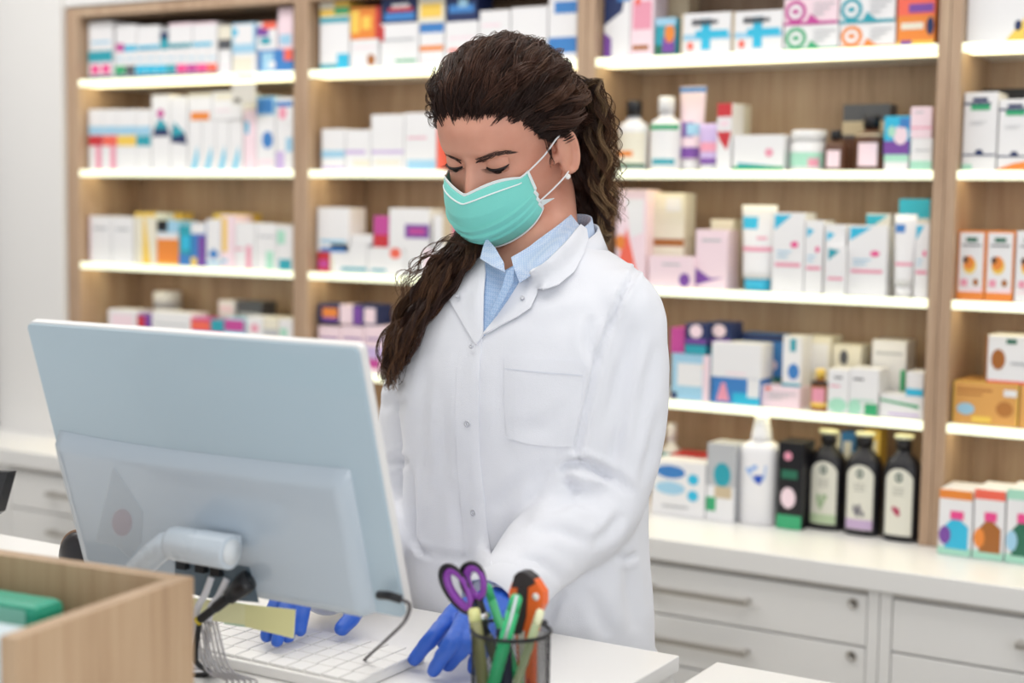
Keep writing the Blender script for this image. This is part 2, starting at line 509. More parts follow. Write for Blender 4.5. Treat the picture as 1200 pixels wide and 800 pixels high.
good(BX, 'B', 249, 284, 107, 'white carton lying on the two right cyan stroke cartons', 'W', [(.1, .7, .9, .9, 'C'), (.1, .3, .6, .36, 'Z')], zb=z4)
good(BX, 'B', 286, 300, 128, 'slim pale carton beside the cyan stroke cartons, second shelf', 'Z', [(.1, .6, .4, .8, 'Q')])
_, z2 = good(BX, 'B', 301, 322, 135, 'white carton with blue drop, second shelf, leftmost bay', 'W', [('o', .6, .55, .3, .16, 'B'), (.1, .1, .9, .2, 'Z')])
good(BX, 'B', 301, 322, 113, 'blue carton stacked over the blue drop carton', 'L', [(.0, .1, .9, .9, 'B')], zb=z2 + .0005)
_, z2 = good(BX, 'B', 323.5, 343, 145, 'lilac and white carton at right end of second shelf', 'W', [(.0, .0, .5, .4, 'I'), (.6, .4, 1, .7, 'L')])
good(BX, 'B', 323.5, 343, 114, 'white carton with pink mark and blue top, right end of second shelf', 'W', [('o', .4, .4, .25, .25, 'P'), (0, .65, 1, .85, 'B')], zb=z2 + .0005)
# hanging shelf tag in front of the top shelf
tg = empty('shelf_tag', at_y(284, 97, -.012), 'small grey tag clipped to the top shelf edge, leftmost bay', 'tag')
b = MB(); p_ = at_y(271, 98, -.01); q_ = at_y(298, 121, -.01); b.box(p_.x, q_.x, -.009, -.003, q_.z, p_.z, mat('#d4d0c6', .4), bev=.001)
b.box(p_.x + .01, p_.x + .03, -.0095, -.009, q_.z + .004, q_.z + .014, mat('#6c6860', .5)); b.build('plate', tg)
b = MB(); b.box(p_.x + .01, q_.x - .01, -.0028, .0008, SZ['A'] - .012, SZ['A'] - .004, mat('#d4d0c6', .4)); b.build('clip', tg)
# ---- leftmost bay, third shelf
good(BX, 'C', 105, 130, 253, 'large plain white carton, leftmost on third shelf', 'W', [(0, 0, .08, 1, 'Z'), (.2, .7, .8, .76, 'S')])
good(BX, 'C', 131, 156, 254, 'large plain white carton, second on third shelf', 'W', [(.2, .7, .8, .76, 'S')])
good(BX, 'C', 158, 183, 249, 'cream carton with yellow streak, third shelf, leftmost bay', 'C', [('p', [(.35, 0), (.75, 0), (.5, .9), (.4, .9)], 'Y'), (0, .92, 1, 1, 'Y')])
_, z2 = good(BX, 'C', 184, 209, 273, 'orange carton with white cap line, third shelf, leftmost bay', 'O', [(0, .82, 1, 1, 'W'), (0, 0, 1, .08, 'Y')])
good(BX, 'C', 184, 209, 258, 'flat black and blue carton stacked on the orange one', 'L', [(.0, .1, .5, 1, 'K')], zb=z2 + .0005)
good(BX, 'C', 165, 212, 249, 'long yellow carton behind the orange one, third shelf', 'Y', yf=.12, dep=.05)
good(BX, 'C', 210, 223, 264, 'narrow cyan blue carton, third shelf, leftmost bay', 'T', [(.2, .4, 1, .75, 'Q'), (0, 0, 1, .3, 'B')])
good(BX, 'C', 224, 241, 261, 'violet blue carton with white top, third shelf, leftmost bay', 'B', [(0, .75, 1, 1, 'W'), (.5, 0, 1, .7, 'V'), (0, 0, .4, .2, 'Y')])
good(BX, 'C', 242, 258, 257, 'white carton with small blue diamond, third shelf, leftmost bay', 'W', [('p', [(.5, .15), (.95, .27), (.5, .4), (.1, .27)], 'B'), (0, .05, 1, .12, 'L')])
good(BX, 'C', 259, 275, 252, 'white carton with yellow strip, third shelf, leftmost bay', 'Z', [(.1, .3, .45, .95, 'Y'), (0, .1, .5, .15, 'Q')])
good(BX, 'C', 276, 299, 261, 'white carton with pink stripe, third shelf, leftmost bay', 'W', [(.55, 0, .8, .5, 'P'), (.0, .4, .4, .45, 'P')])
good(BX, 'C', 300, 324, 262, 'white carton with pale green stripe, third shelf, leftmost bay', 'W', [(.5, 0, .85, .4, 'X'), (.1, .7, .9, .74, 'S')])
good(BX, 'C', 325, 343, 265, 'white carton with teal foot, right end of third shelf, leftmost bay', 'W', [(.1, .0, .9, .25, 'T'), (.0, .6, .5, .9, 'X')])
good(BX, 'C', 250, 292, 250, 'pale yellow carton lying behind, third shelf, leftmost bay', 'Y', yf=.12, dep=.05)
# ---- leftmost bay, fourth shelf (behind the monitor's top edge)
good(BX, 'D', 127, 160, 363, 'pinkish white carton above the monitor edge, fourth shelf', 'W', [(.1, .5, .9, .9, 'Z')])
good(BX, 'D', 161, 176, 368, 'dark red and violet carton above the monitor edge, fourth shelf', 'V', [(0, .5, .6, .95, 'R'), (.5, .2, 1, .6, 'N')])
good(BX, 'D', 178, 223, 366, 'wide white carton above the monitor edge, fourth shelf', 'W', [(.05, .7, .95, .74, 'S')])
good(BX, 'D', 224, 246, 373, 'red topped carton with teal foot above the monitor, fourth shelf', 'M', [(0, .7, 1, .95, 'J'), (.1, .0, .9, .5, 'T')])
good(BX, 'D', 247, 262, 375, 'teal and magenta carton above the monitor, fourth shelf', 'T', [(0, .5, 1, .7, 'M')])
good(BX, 'D', 263, 286, 373, 'magenta topped carton above the monitor, fourth shelf', 'L', [(0, .7, 1, .97, 'M'), (.3, .2, 1, .5, 'T')])
good(BX, 'D', 289, 308, 371, 'white carton with pink spot above the monitor, fourth shelf', 'W', [('o', .5, .75, .25, .1, 'P')])
good(BX, 'D', 309, 326, 372, 'cream carton with grey band above the monitor, fourth shelf', 'C', [(0, .6, 1, .75, 'S')])
good(BX, 'D', 327, 343, 374, 'white carton with green mark, right end of fourth shelf, leftmost bay', 'W', [(.1, .6, .6, .8, 'X')])
good('jar', 'D', 172, 197, 342, 'white pot standing behind the wide carton, fourth shelf', 'W', [], yf=.13, cap='W', name='cream_jar')
good(BX, 'D', 256, 275, 352, 'upright white carton at the back of fourth shelf, leftmost bay', 'W', [(.1, .8, .9, .9, 'Z')], yf=.12, dep=.06)
good(BX, 'D', 277, 307, 353, 'dark grey carton at the back of fourth shelf, leftmost bay', 'D', [(.1, .6, .9, .8, 'S')], yf=.12, dep=.06)
# ---- second bay, top shelf
_, z2 = good(BX, 'A', 375, 409, 19, 'white carton with teal top and foot bands, left on top shelf, second bay', 'W', [(0, 0, .6, .12, 'T'), (.6, 0, 1, .3, 'Q'), (0, .88, 1, .98, 'T')])
good(BX, 'A', 375, 409, -6, 'yellow and green carton stacked at left of top shelf, second bay', 'Y', [(.5, .1, 1, .6, 'G'), (0, .5, .5, 1, 'C')], zb=z2 + .0005)
_, z2 = good(BX, 'A', 411, 443, 46, 'white carton with brown spot under the orange carton, second bay', 'W', [('o', .75, .3, .15, .2, 'A'), (.1, .7, .9, .75, 'Z')])
good(BX, 'A', 411, 445, 8, 'orange and yellow carton stacked on top shelf, second bay', 'O', [(.0, .2, .3, .9, 'Y'), (.85, 0, 1, 1, 'R'), (.4, .3, .7, .7, 'Y')], zb=z2 + .0005)
_, z2 = good(BX, 'A', 446, 490, 27, 'white carton with red corner and green line, top shelf, second bay', 'W', [(0, .6, .1, .95, 'R'), (.4, .12, .95, .18, 'G'), (.1, .6, .9, .66, 'S')])
good(BX, 'A', 447, 488, -14, 'dark blue carton with red stripe, stacked, top shelf, second bay', 'N', [(.1, .1, .95, .4, 'B'), (.2, .45, .9, .6, 'R'), (.3, .6, .8, .75, 'W')], zb=z2 + .0005)
_, z2 = good(BX, 'A', 492, 520, 27, 'white carton with blue top and orange strip, top shelf, second bay', 'W', [(0, .78, 1, 1, 'B'), (0, .36, 1, .48, 'O'), (.1, .1, .9, .15, 'Z')])
good(BX, 'A', 490, 521, -14, 'pale yellow carton stacked on the blue topped one, second bay', 'C', [(.1, .2, .9, .7, 'Y')], zb=z2 + .0005)
_, z2 = good(BX, 'A', 522, 560, 25, 'white carton with salmon line left of the hair, top shelf, second bay', 'W', [(.1, .3, .6, .38, 'J'), (.1, .6, .9, .65, 'Z')])
good(BX, 'A', 523, 559, -14, 'navy carton stacked near the hair, top shelf, second bay', 'N', [(.1, .3, .9, .6, 'B'), (.4, .5, .7, .8, 'L')], zb=z2 + .0005)
good(BX, 'A', 562, 597, 12, 'white carton with green corner above the hair, second bay', 'W', [(.8, .3, 1, .55, 'G'), (.1, .7, .7, .75, 'Z')])
good(BX, 'A', 599, 641, 8, 'plain white carton above the hair, second bay', 'W', [(.1, .2, .7, .28, 'S')])
good(BX, 'A', 643, 676, -6, 'white carton with two blue bands, right end of top shelf, second bay', 'W', [(.0, .12, 1, .36, 'B'), (.2, .72, 1, .9, 'B')])
# second bay, second shelf
good(BX, 'B', 377, 404, 151, 'white carton with pale blue band, left on second shelf, second bay', 'W', [(0, .3, 1, .48, 'L'), (0, 0, 1, .08, 'I')])
good(BX, 'B', 405, 434, 152, 'white carton with lilac and orange lines, second shelf, second bay', 'W', [(0, .4, .8, .5, 'I'), (.3, .1, 1, .25, 'C')])
good(BX, 'B', 435, 473, 134, 'tall white carton with lilac haze line, second shelf, second bay', 'W', [(.0, .3, 1, .36, 'I'), (.1, .1, .9, .18, 'C')])
good(BX, 'B', 474, 511, 132, 'tall white carton with blue foot, second shelf, second bay', 'W', [(.1, .0, 1, .18, 'L'), (.1, .55, .7, .58, 'P')])
good(BX, 'B', 512, 519, 133, 'thin salmon carton beside the forehead, second shelf, second bay', 'J', [])
# second bay, third shelf
_, z2 = good(BX, 'C', 372, 386, 295, 'crimson carton at left of third shelf, second bay', 'R', [(.1, .2, .9, .6, 'M')])
good(BX, 'C', 372, 409, 243, 'white carton with blue foot stacked on the crimson one', 'W', [(.1, .0, .9, .1, 'B'), (.1, .2, .9, .28, 'L')], zb=z2 + .0005)
_, z3 = good(BX, 'C', 387, 430, 286, 'white carton with teal line, third shelf, second bay', 'W', [(.3, .08, 1, .2, 'T'), (.0, .0, .1, .5, 'C')])
good(BX, 'C', 411, 436, 275, 'flat white carton on top of the teal line carton', 'W', [], zb=z3 + .0005)
_, z3 = good(BX, 'C', 431, 474, 290, 'white carton with orange spot, third shelf, second bay', 'W', [('o', .75, .8, .15, .2, 'J'), (.1, .1, .5, .2, 'T')])
good(BX, 'C', 438, 455, 253, 'crimson carton stacked on the orange spot carton', 'M', [(0, 0, 1, .4, 'R')], zb=z3 + .0005)
good(BX, 'C', 456, 503, 244, 'white carton with purple block, third shelf, second bay', 'W', [(.4, .25, 1, .6, 'V'), (.5, .35, .9, .5, 'M')], zb=z3 + .0005)
_, z3 = good(BX, 'C', 475, 506, 291, 'white carton with pink edge by the hair lock, third shelf', 'W', [(.7, 0, 1, 1, 'Z')])
_, z3 = good(BX, 'C', 508, 560, 287, 'white carton partly behind the hair lock, third shelf', 'W', [(.1, .3, .9, .6, 'Z')])
good(BX, 'C', 508, 530, 252, 'white and cream carton left of the mask, third shelf', 'W', [(.5, 0, 1, 1, 'H')], zb=z3 + .0005)
good(BX, 'C', 531, 556, 252, 'hot pink carton just left of the mask, third shelf', 'F', [], zb=z3 + .0005)
# second bay, fourth shelf
for i, (a, c, nmc) in enumerate([(373, 'P', 'pink'), (400, 'I', 'lilac'), (427, 'M', 'magenta')]):
    _, z2 = good(BX, 'D', a, a + 26, 382, 'white carton with %s band, fourth shelf behind monitor corner, second bay' % nmc, 'Z', [(0, .3, 1, .55, 'I'), (0, .1, .7, .3, c), (.1, .7, .9, .74, 'V')])
good(BX, 'D', 454, 480, 385, 'pale violet carton beside the sleeve, fourth shelf, second bay', 'I', [(.1, .2, .9, .6, 'V')])
good(BX, 'D', 373, 397, 356, 'dark violet carton with orange face stacked on fourth shelf, second bay', 'N', [(.2, .1, .95, .8, 'O'), (.2, .1, .95, .3, 'V')], zb=z2 + .0005)
good(BX, 'D', 398, 413, 357, 'pinkish white carton stacked on fourth shelf, second bay', 'Z', [], zb=z2 + .0005)
good(BX, 'D', 414, 440, 357, 'black violet carton with pink patch stacked on fourth shelf, second bay', 'N', [(.5, .1, 1, .85, 'Z'), (0, 0, .4, .9, 'V')], zb=z2 + .0005)
# ---- bay right of the woman, top shelf
good(BX, 'A', 708, 738, -10, 'white and dark violet pack, left end of top shelf right of head', 'W', [('p', [(0, .5), (.7, .7), (.8, 1), (0, 1)], 'N'), ('p', [(0, 0), (.3, 0), (.3, .3), (0, .4)], 'V'), (.5, .85, 1, 1, 'B')])
good(BX, 'A', 739, 766, -6, 'pale pink carton with red figure, top shelf right of head', 'Z', [(.1, .45, .9, .9, 'P'), (.1, .12, .8, .2, 'A'), ('o', .3, .9, .12, .06, 'J')])
good(BX, 'A', 768, 792, 21, 'small teal carton with purple and orange picture, top shelf', 'T', [(0, 0, 1, .3, 'E'), (.35, .1, .95, .5, 'V'), ('o', .7, .6, .25, .25, 'O'), (0, .8, 1, 1, 'L')])
good(BX, 'A', 775, 806, -6, 'beige carton standing behind the teal one, top shelf', 'H', [], yf=.11, dep=.06)
for i, (a, e_) in enumerate([(798, 856), (858, 917)]):
    good(BX, 'A', a, e_, 15 - i * 2.5, 'white carton with cyan cross and dark lettering, %s of the pair on top shelf' % ['left', 'right'][i], 'W',
         [(0, .36, 1, .5, 'L'), (.3, .4, .95, .58, 'Q'), (.42, .12, .6, .85, 'Q'), (.22, .74, .75, .82, 'D'), (0, .0, .05, 1, 'H'), ('o', .2, .22, .06, .1, 'J')] + [(.24 + .07 * q, .7, .28 + .07 * q, .86, 'D') for q in range(6)],
         group='white cartons with cyan crosses', dep=.12)
for i, (a, e_, y1, y2, c1, c2, n1, n2) in enumerate([(919, 982, 29, -3, 'G', 'M', 'green', 'magenta'), (984, 1049, 27, -6, 'O', 'T', 'orange', 'teal')]):
    for c, nmc, yt in ((c1, n1, y1), (c2, n2, y2)):
        ring = [(0, 0, 1, .12, c), ('o', .22, .5, .2, .42, c), ('o', .22, .5, .13, .27, 'W'), ('o', .22, .5, .07, .1, c), ('p', [(.4, 0), (.75, 0), (.5, .4)], c)] + text_lines(.55, .72, .95, 3, 'S', .06, .18)
        if c == c1: _, z2 = good(BX, 'A', a, e_, yt, 'white carton with %s ring, lower of its stack on top shelf' % nmc, 'W', ring, group='white cartons with coloured rings', dep=.12)
        else: good(BX, 'A', a, e_, yt, 'white carton with %s ring, upper of its stack on top shelf' % nmc, 'Z' if c == 'M' else 'W', ring, zb=z2 + .0005, group='white cartons with coloured rings', dep=.12)
good(BX, 'A', 1052, 1096, -12, 'orange and red carton at right end of top shelf', 'O', [(0, .55, 1, 1, 'J'), (0, 0, 1, .1, 'Y'), (.1, .3, .7, .42, 'C'), (.3, .6, .95, .75, 'V'), ('o', .88, .35, .1, .16, 'N'), (.1, .0, .4, .1, 'V')], dep=.12)
# second shelf
good('bottle', 'B', 718, 751, 117, 'white bottle with black cap beside the curls, second shelf', 'W', [(.1, .1, .9, .55, 'C'), (.15, .2, .6, .28, 'O'), (.1, .04, .9, .1, 'E')], cap='K', name='lotion_bottle')
good('bottle', 'B', 755, 790, 112, 'white bottle with white cap and green shoulder, second shelf', 'W', [(.1, .55, .9, .62, 'G'), (.2, .1, .9, .5, 'W'), (.3, .08, .8, .16, 'T')], cap='W', name='lotion_bottle')
good('tube', 'B', 789, 820, 100, 'tall lilac white tube with blue top edge, second shelf', 'Z', [(.05, .93, .95, .99, 'B'), (.1, .4, .6, .58, 'V'), (.4, .42, .9, .56, 'L'), (.05, .15, .95, .28, 'V')], cap='W', name='cream_tube', yf=.05)
good('tube', 'B', 813, 839, 144, 'short lilac tube in front of the tall tube, second shelf', 'I', [(.05, .14, .95, .26, 'V'), (.2, .4, .8, .6, 'P')], cap='W', name='cream_tube', yf=.02)
good(BX, 'B', 840, 857, 121, 'slim white carton with red blocks, second shelf', 'W', [(0, .8, 1, 1, 'R'), ('p', [(0, .58), (1, .58), (.7, .3), (.2, .45)], 'R'), (.2, .65, .8, .75, 'Z')])
good(BX, 'B', 852, 869, 122, 'cream carton standing behind the red and white one', 'C', yf=.1, dep=.05)
good(BX, 'B', 859, 918, 158, 'wide white carton with green foot line, second shelf', 'W', [(0, 0, 1, .12, 'G'), ('p', [(.1, .12), (.9, .12), (.1, .22)], 'T'), ('o', .72, .5, .08, .12, 'P')])
good('jar', 'B', 920, 961, 152, 'white pot with pink dot, second shelf', 'W', [(.1, .1, .9, .45, 'X'), (.6, .1, .8, .3, 'P')], cap='W', name='cream_jar')
good('bottle', 'B', 962, 988, 152, 'small amber bottle with dark cap and white label', 'U', [(.3, .08, .7, .5, 'Z')], cap='K', name='medicine_bottle')
good('bottle', 'B', 996, 1034, 134, 'wide amber bottle with dark cap and white label', 'U', [(.3, .08, .7, .5, 'Z'), (.1, .62, .9, .66, 'H')], cap='K', name='medicine_bottle')
good(BX, 'B', 987, 1042, 122, 'dark grey carton standing behind the amber bottles', 'D', [(0, .55, 1, .75, 'H'), (0, .0, 1, .5, 'U')], yf=.13, dep=.05)
_, z2 = good(BX, 'B', 1036, 1064, 181, 'flat white carton with green top under the blue pack', 'W', [(0, .55, 1, 1, 'X')])
good(BX, 'B', 1036, 1066, 136, 'blue pack with purple foot stacked on second shelf', 'Q', [(0, 0, 1, .35, 'V'), ('o', .65, .5, .28, .25, 'Z'), (.6, .7, 1, .95, 'B'), ('o', .3, .6, .15, .15, 'X')], zb=z2 + .0005)
_, z2 = good(BX, 'B', 1067, 1092, 162, 'white carton with pale green foot, right end of second shelf', 'W', [(0, 0, 1, .3, 'X'), (.2, .6, .9, .65, 'S')])
good(BX, 'B', 1067, 1092, 125, 'cream pink carton stacked at right end of second shelf', 'Z', [(0, .3, 1, .36, 'P'), (.2, .8, .6, .85, 'S')], zb=z2 + .0005)
# third shelf
good(BX, 'C', 722, 757, 222, 'white carton with orange and pink swoosh beside the curls, third shelf', 'Z', [('p', [(.1, .25), (.5, .05), (.75, .1), (.35, .6)], 'J'), ('p', [(.5, .5), (.9, .55), (.9, .9), (.3, .9)], 'W'), ('o', .15, .45, .15, .08, 'O')])
_, z2 = good(BX, 'C', 759, 801, 280, 'beige carton low on third shelf behind the shoulder', 'C', [(.0, .85, 1, 1, 'A')], yf=.07, dep=.06)
good(BX, 'C', 759, 802, 226, 'cream carton stacked high on third shelf behind the shoulder', 'C', [(.5, .6, .9, .9, 'W')], zb=z2 + .0005, yf=.07, dep=.06)
good(BX, 'C', 760, 813, 300, 'white pack with violet dot, front of third shelf', 'Z', [('o', .8, .25, .12, .22, 'V'), (.3, .7, .7, .76, 'S')], dep=.03, yf=.02)
good(BX, 'C', 815, 852, 269, 'white carton with dark violet lower corner, third shelf', 'Z', [('p', [(0, .05), (.9, .2), (.5, .18), (0, .35)], 'V'), (.2, .8, .8, .84, 'S')])
good(BX, 'C', 832, 859, 257, 'cream carton behind the violet corner one, third shelf', 'C', yf=.11, dep=.05)
good('tube', 'C', 860, 902, 240, 'tall white tube with blue cap and blue corner, third shelf', 'W', [(.12, .72, .5, .86, 'Q'), (.15, .46, .9, .51, 'P'), (.5, .6, .7, .63, 'P')], cap='Q', name='cream_tube', yf=.015)
spec = [(905, 942, 249, 1, 'first'), (943, 964, 258, 0, 'second'), (966, 990, 263, 0, 'third'), (993, 1039, 264, 1, 'fourth, widest'), (1072, 1088, 262, 1, 'last')]
for a, e_, yt, bl, nmc in spec:
    good(BX, 'C', a, e_, yt, 'white baby care carton with %s corner and pink line, %s on third shelf' % ('pale blue' if bl else 'tiny blue', nmc), 'W',
         [(('p', [(.05, .78), (.6, .97), (.05, .97)], 'Q') if bl else ('p', [(.1, .76), (.5, .86), (.1, .9)], 'Q')), (.1, .32, .9, .37, 'P'), ('o', .7, .6, .12, .04, 'F')] + text_lines(.15, .5, .6, 2, 'L', .02, .06), group='white cartons with blue corners')
good(BX, 'C', 968, 990, 288, 'low white carton with blue corner in front row, third shelf', 'W', [('p', [(.1, .7), (.7, .9), (.1, .95)], 'T'), (.1, .3, .9, .36, 'P')], yf=.014, dep=.014)
good(BX, 'C', 1014, 1042, 250, 'pale blue cornered carton standing behind the widest one', 'W', [('p', [(0, .78), (.9, .98), (0, .98)], 'Q')], yf=.12, dep=.05)
good('tube', 'C', 1043, 1070, 251, 'white tube with small blue corner near the right post', 'W', [(.15, .78, .5, .88, 'B'), (.2, .38, .85, .42, 'P')], cap='W', name='cream_tube', yf=.014)
good(BX, 'C', 1052, 1088, 233, 'white carton with deep blue top, back of third shelf', 'W', [(0, .8, 1, 1, 'Q')], yf=.12, dep=.06)
# fourth shelf
_, z2 = good(BX, 'D', 787, 832, 415, 'white blue carton with yellow spot beside the sleeve, fourth shelf', 'L', [(.15, .3, .8, .8, 'W'), ('o', .9, .75, .1, .12, 'Y'), (.0, .0, .15, .15, 'N'), (.82, 0, 1, 1, 'Z')])
good(BX, 'D', 786, 802, 384, 'crimson carton stacked beside the sleeve, fourth shelf', 'M', [], zb=z2 + .0005, yf=.035)
good(BX, 'D', 803, 828, 379, 'dark teal carton with pink moon, left one, fourth shelf', 'N', [(0, 0, 1, .3, 'T'), ('o', .5, .75, .3, .22, 'Z'), (.0, .35, 1, .5, 'V')], zb=z2 + .0005)
good(BX, 'D', 829, 856, 378, 'dark teal carton with pink moon, right one, fourth shelf', 'N', [(0, 0, 1, .25, 'T'), ('o', .5, .75, .3, .2, 'Z'), (.0, .35, 1, .5, 'V')], zb=z2 + .0005, yf=.05)
_, z2 = good(BX, 'D', 834, 890, 443, 'bright blue carton with pink letter, fourth shelf', 'B', [('p', [(.1, .1), (.2, .8), (.28, .8), (.38, .1)], 'P'), (.45, .0, 1, .45, 'Q'), (.75, .3, 1, 1, 'W')], yf=.02)
good(BX, 'D', 834, 892, 402, 'blank white carton stacked on the bright blue one', 'W', [(.3, .1, .7, .16, 'Z')], zb=z2 + .0005, yf=.02)
good(BX, 'D', 868, 917, 391, 'blue carton with green lower half behind the white one, fourth shelf', 'B', [(0, 0, 1, .38, 'E'), ('o', .75, .55, .12, .08, 'Z'), ('o', .75, .25, .12, .1, 'X'), (0, .9, 1, 1, 'N')], yf=.1, dep=.05)
_, z2 = good(BX, 'D', 892, 937, 453, 'low pinkish white carton with grey lines, fourth shelf', 'Z', [(.1, .8, .25, .95, 'J')] + text_lines(.2, .65, .9, 3, 'S', .05, .13))
good(BX, 'D', 917, 939, 394, 'white carton with dark teal disc stacked on the low one', 'W', [('o', .6, .3, .3, .16, 'B'), (0, 0, 1, .06, 'T'), (.4, .7, .7, .95, 'T')], zb=z2 + .0005, yf=.045)
good(BX, 'D', 941, 973, 394, 'tall cream white carton behind the amber bottle, fourth shelf', 'C', [(.1, .5, .9, .9, 'W')], yf=.11)
good('bottle', 'D', 947, 968, 433, 'amber bottle with yellow cap, fourth shelf', 'A', [(.25, .2, .75, .55, 'P'), (.05, .1, .95, .2, 'Y'), (.02, .62, .98, .72, 'K')], cap='Y', name='medicine_bottle', yf=.02)
good(BX, 'D', 970, 994, 433, 'white carton with green fruit and pink dash, fourth shelf', 'W', [('o', .5, .18, .45, .17, 'X'), (.1, .6, .6, .64, 'P'), (.3, .8, .7, .84, 'D')], yf=.02)
good(BX, 'D', 995, 1029, 432, 'white carton with strong green foot, fourth shelf', 'W', [(.55, 0, 1, .25, 'G'), ('o', .2, .15, .25, .16, 'X'), (.15, .75, .5, .79, 'D'), (.1, .3, .9, .33, 'X')], yf=.024)
good(BX, 'D', 975, 1008, 404, 'white carton with dark emblem at the back, fourth shelf', 'C', [('o', .4, .8, .15, .12, 'D')], yf=.11)
good(BX, 'D', 1021, 1061, 399, 'tall white carton at the back beside the post, fourth shelf', 'W', [(.1, .8, .9, .84, 'S'), (.85, .3, 1, .6, 'G')], yf=.11)
_, z2 = good(BX, 'D', 1031, 1082, 463, 'low white carton with green line at right end of fourth shelf', 'W', [('p', [(0, .7), (.9, .45), (.9, .6), (0, .8)], 'G'), (.2, .1, .9, .2, 'I')])
good(BX, 'D', 1062, 1082, 436, 'white carton with cyan foot stacked at right end of fourth shelf', 'W', [(0, 0, 1, .3, 'Q')], zb=z2 + .0005)
# worktop
good(BX, 'E', 764, 826, 541, 'white carton with two blue ovals on the worktop', 'W', [('o', .35, .8, .28, .12, 'B'), ('o', .35, .5, .28, .12, 'L'), ('o', .78, .7, .1, .1, 'Q'), ('o', .78, .4, .1, .1, 'Q'), (.2, .15, .7, .19, 'S')], yf=-.02)
good(BX, 'E', 785, 828, 533, 'red topped carton behind the blue oval one', 'R', yf=.08)
good('bottle', 'E', 770, 792, 497, 'white bottle with teal label at the back of the worktop', 'W', [(.1, .35, .9, .62, 'T')], yf=.12, cap='W', name='lotion_bottle')
good(BX, 'E', 828, 861, 520, 'grey and white pack with green foot on the worktop', 'S', [(0, 0, 1, .45, 'W'), ('o', .55, .6, .3, .16, 'T'), (.0, .12, .35, .3, 'G'), (.3, .3, .9, .45, 'H')], yf=-.015)
good(BX, 'E', 911, 940, 518, 'black carton with green foot left of the black bottles', 'K', [(0, 0, 1, .16, 'G'), ('o', .4, .84, .16, .05, 'P'), (.15, .58, .8, .68, 'E'), ('o', .45, .36, .3, .12, 'Z')], yf=-.01)
good(BX, 'E', 984, 1000, 506, 'small blue and white carton behind the black bottles', 'B', [(.2, .4, .8, .9, 'W')], yf=.13, dep=.05)
good(BX, 'E', 1012, 1030, 504, 'small yellow carton behind the black bottles', 'Y', [(.2, .4, .8, .9, 'C')], yf=.13, dep=.05)
good(BX, 'E', 974, 983, 508, 'narrow cream carton behind the black bottles', 'C', yf=.13, dep=.05)
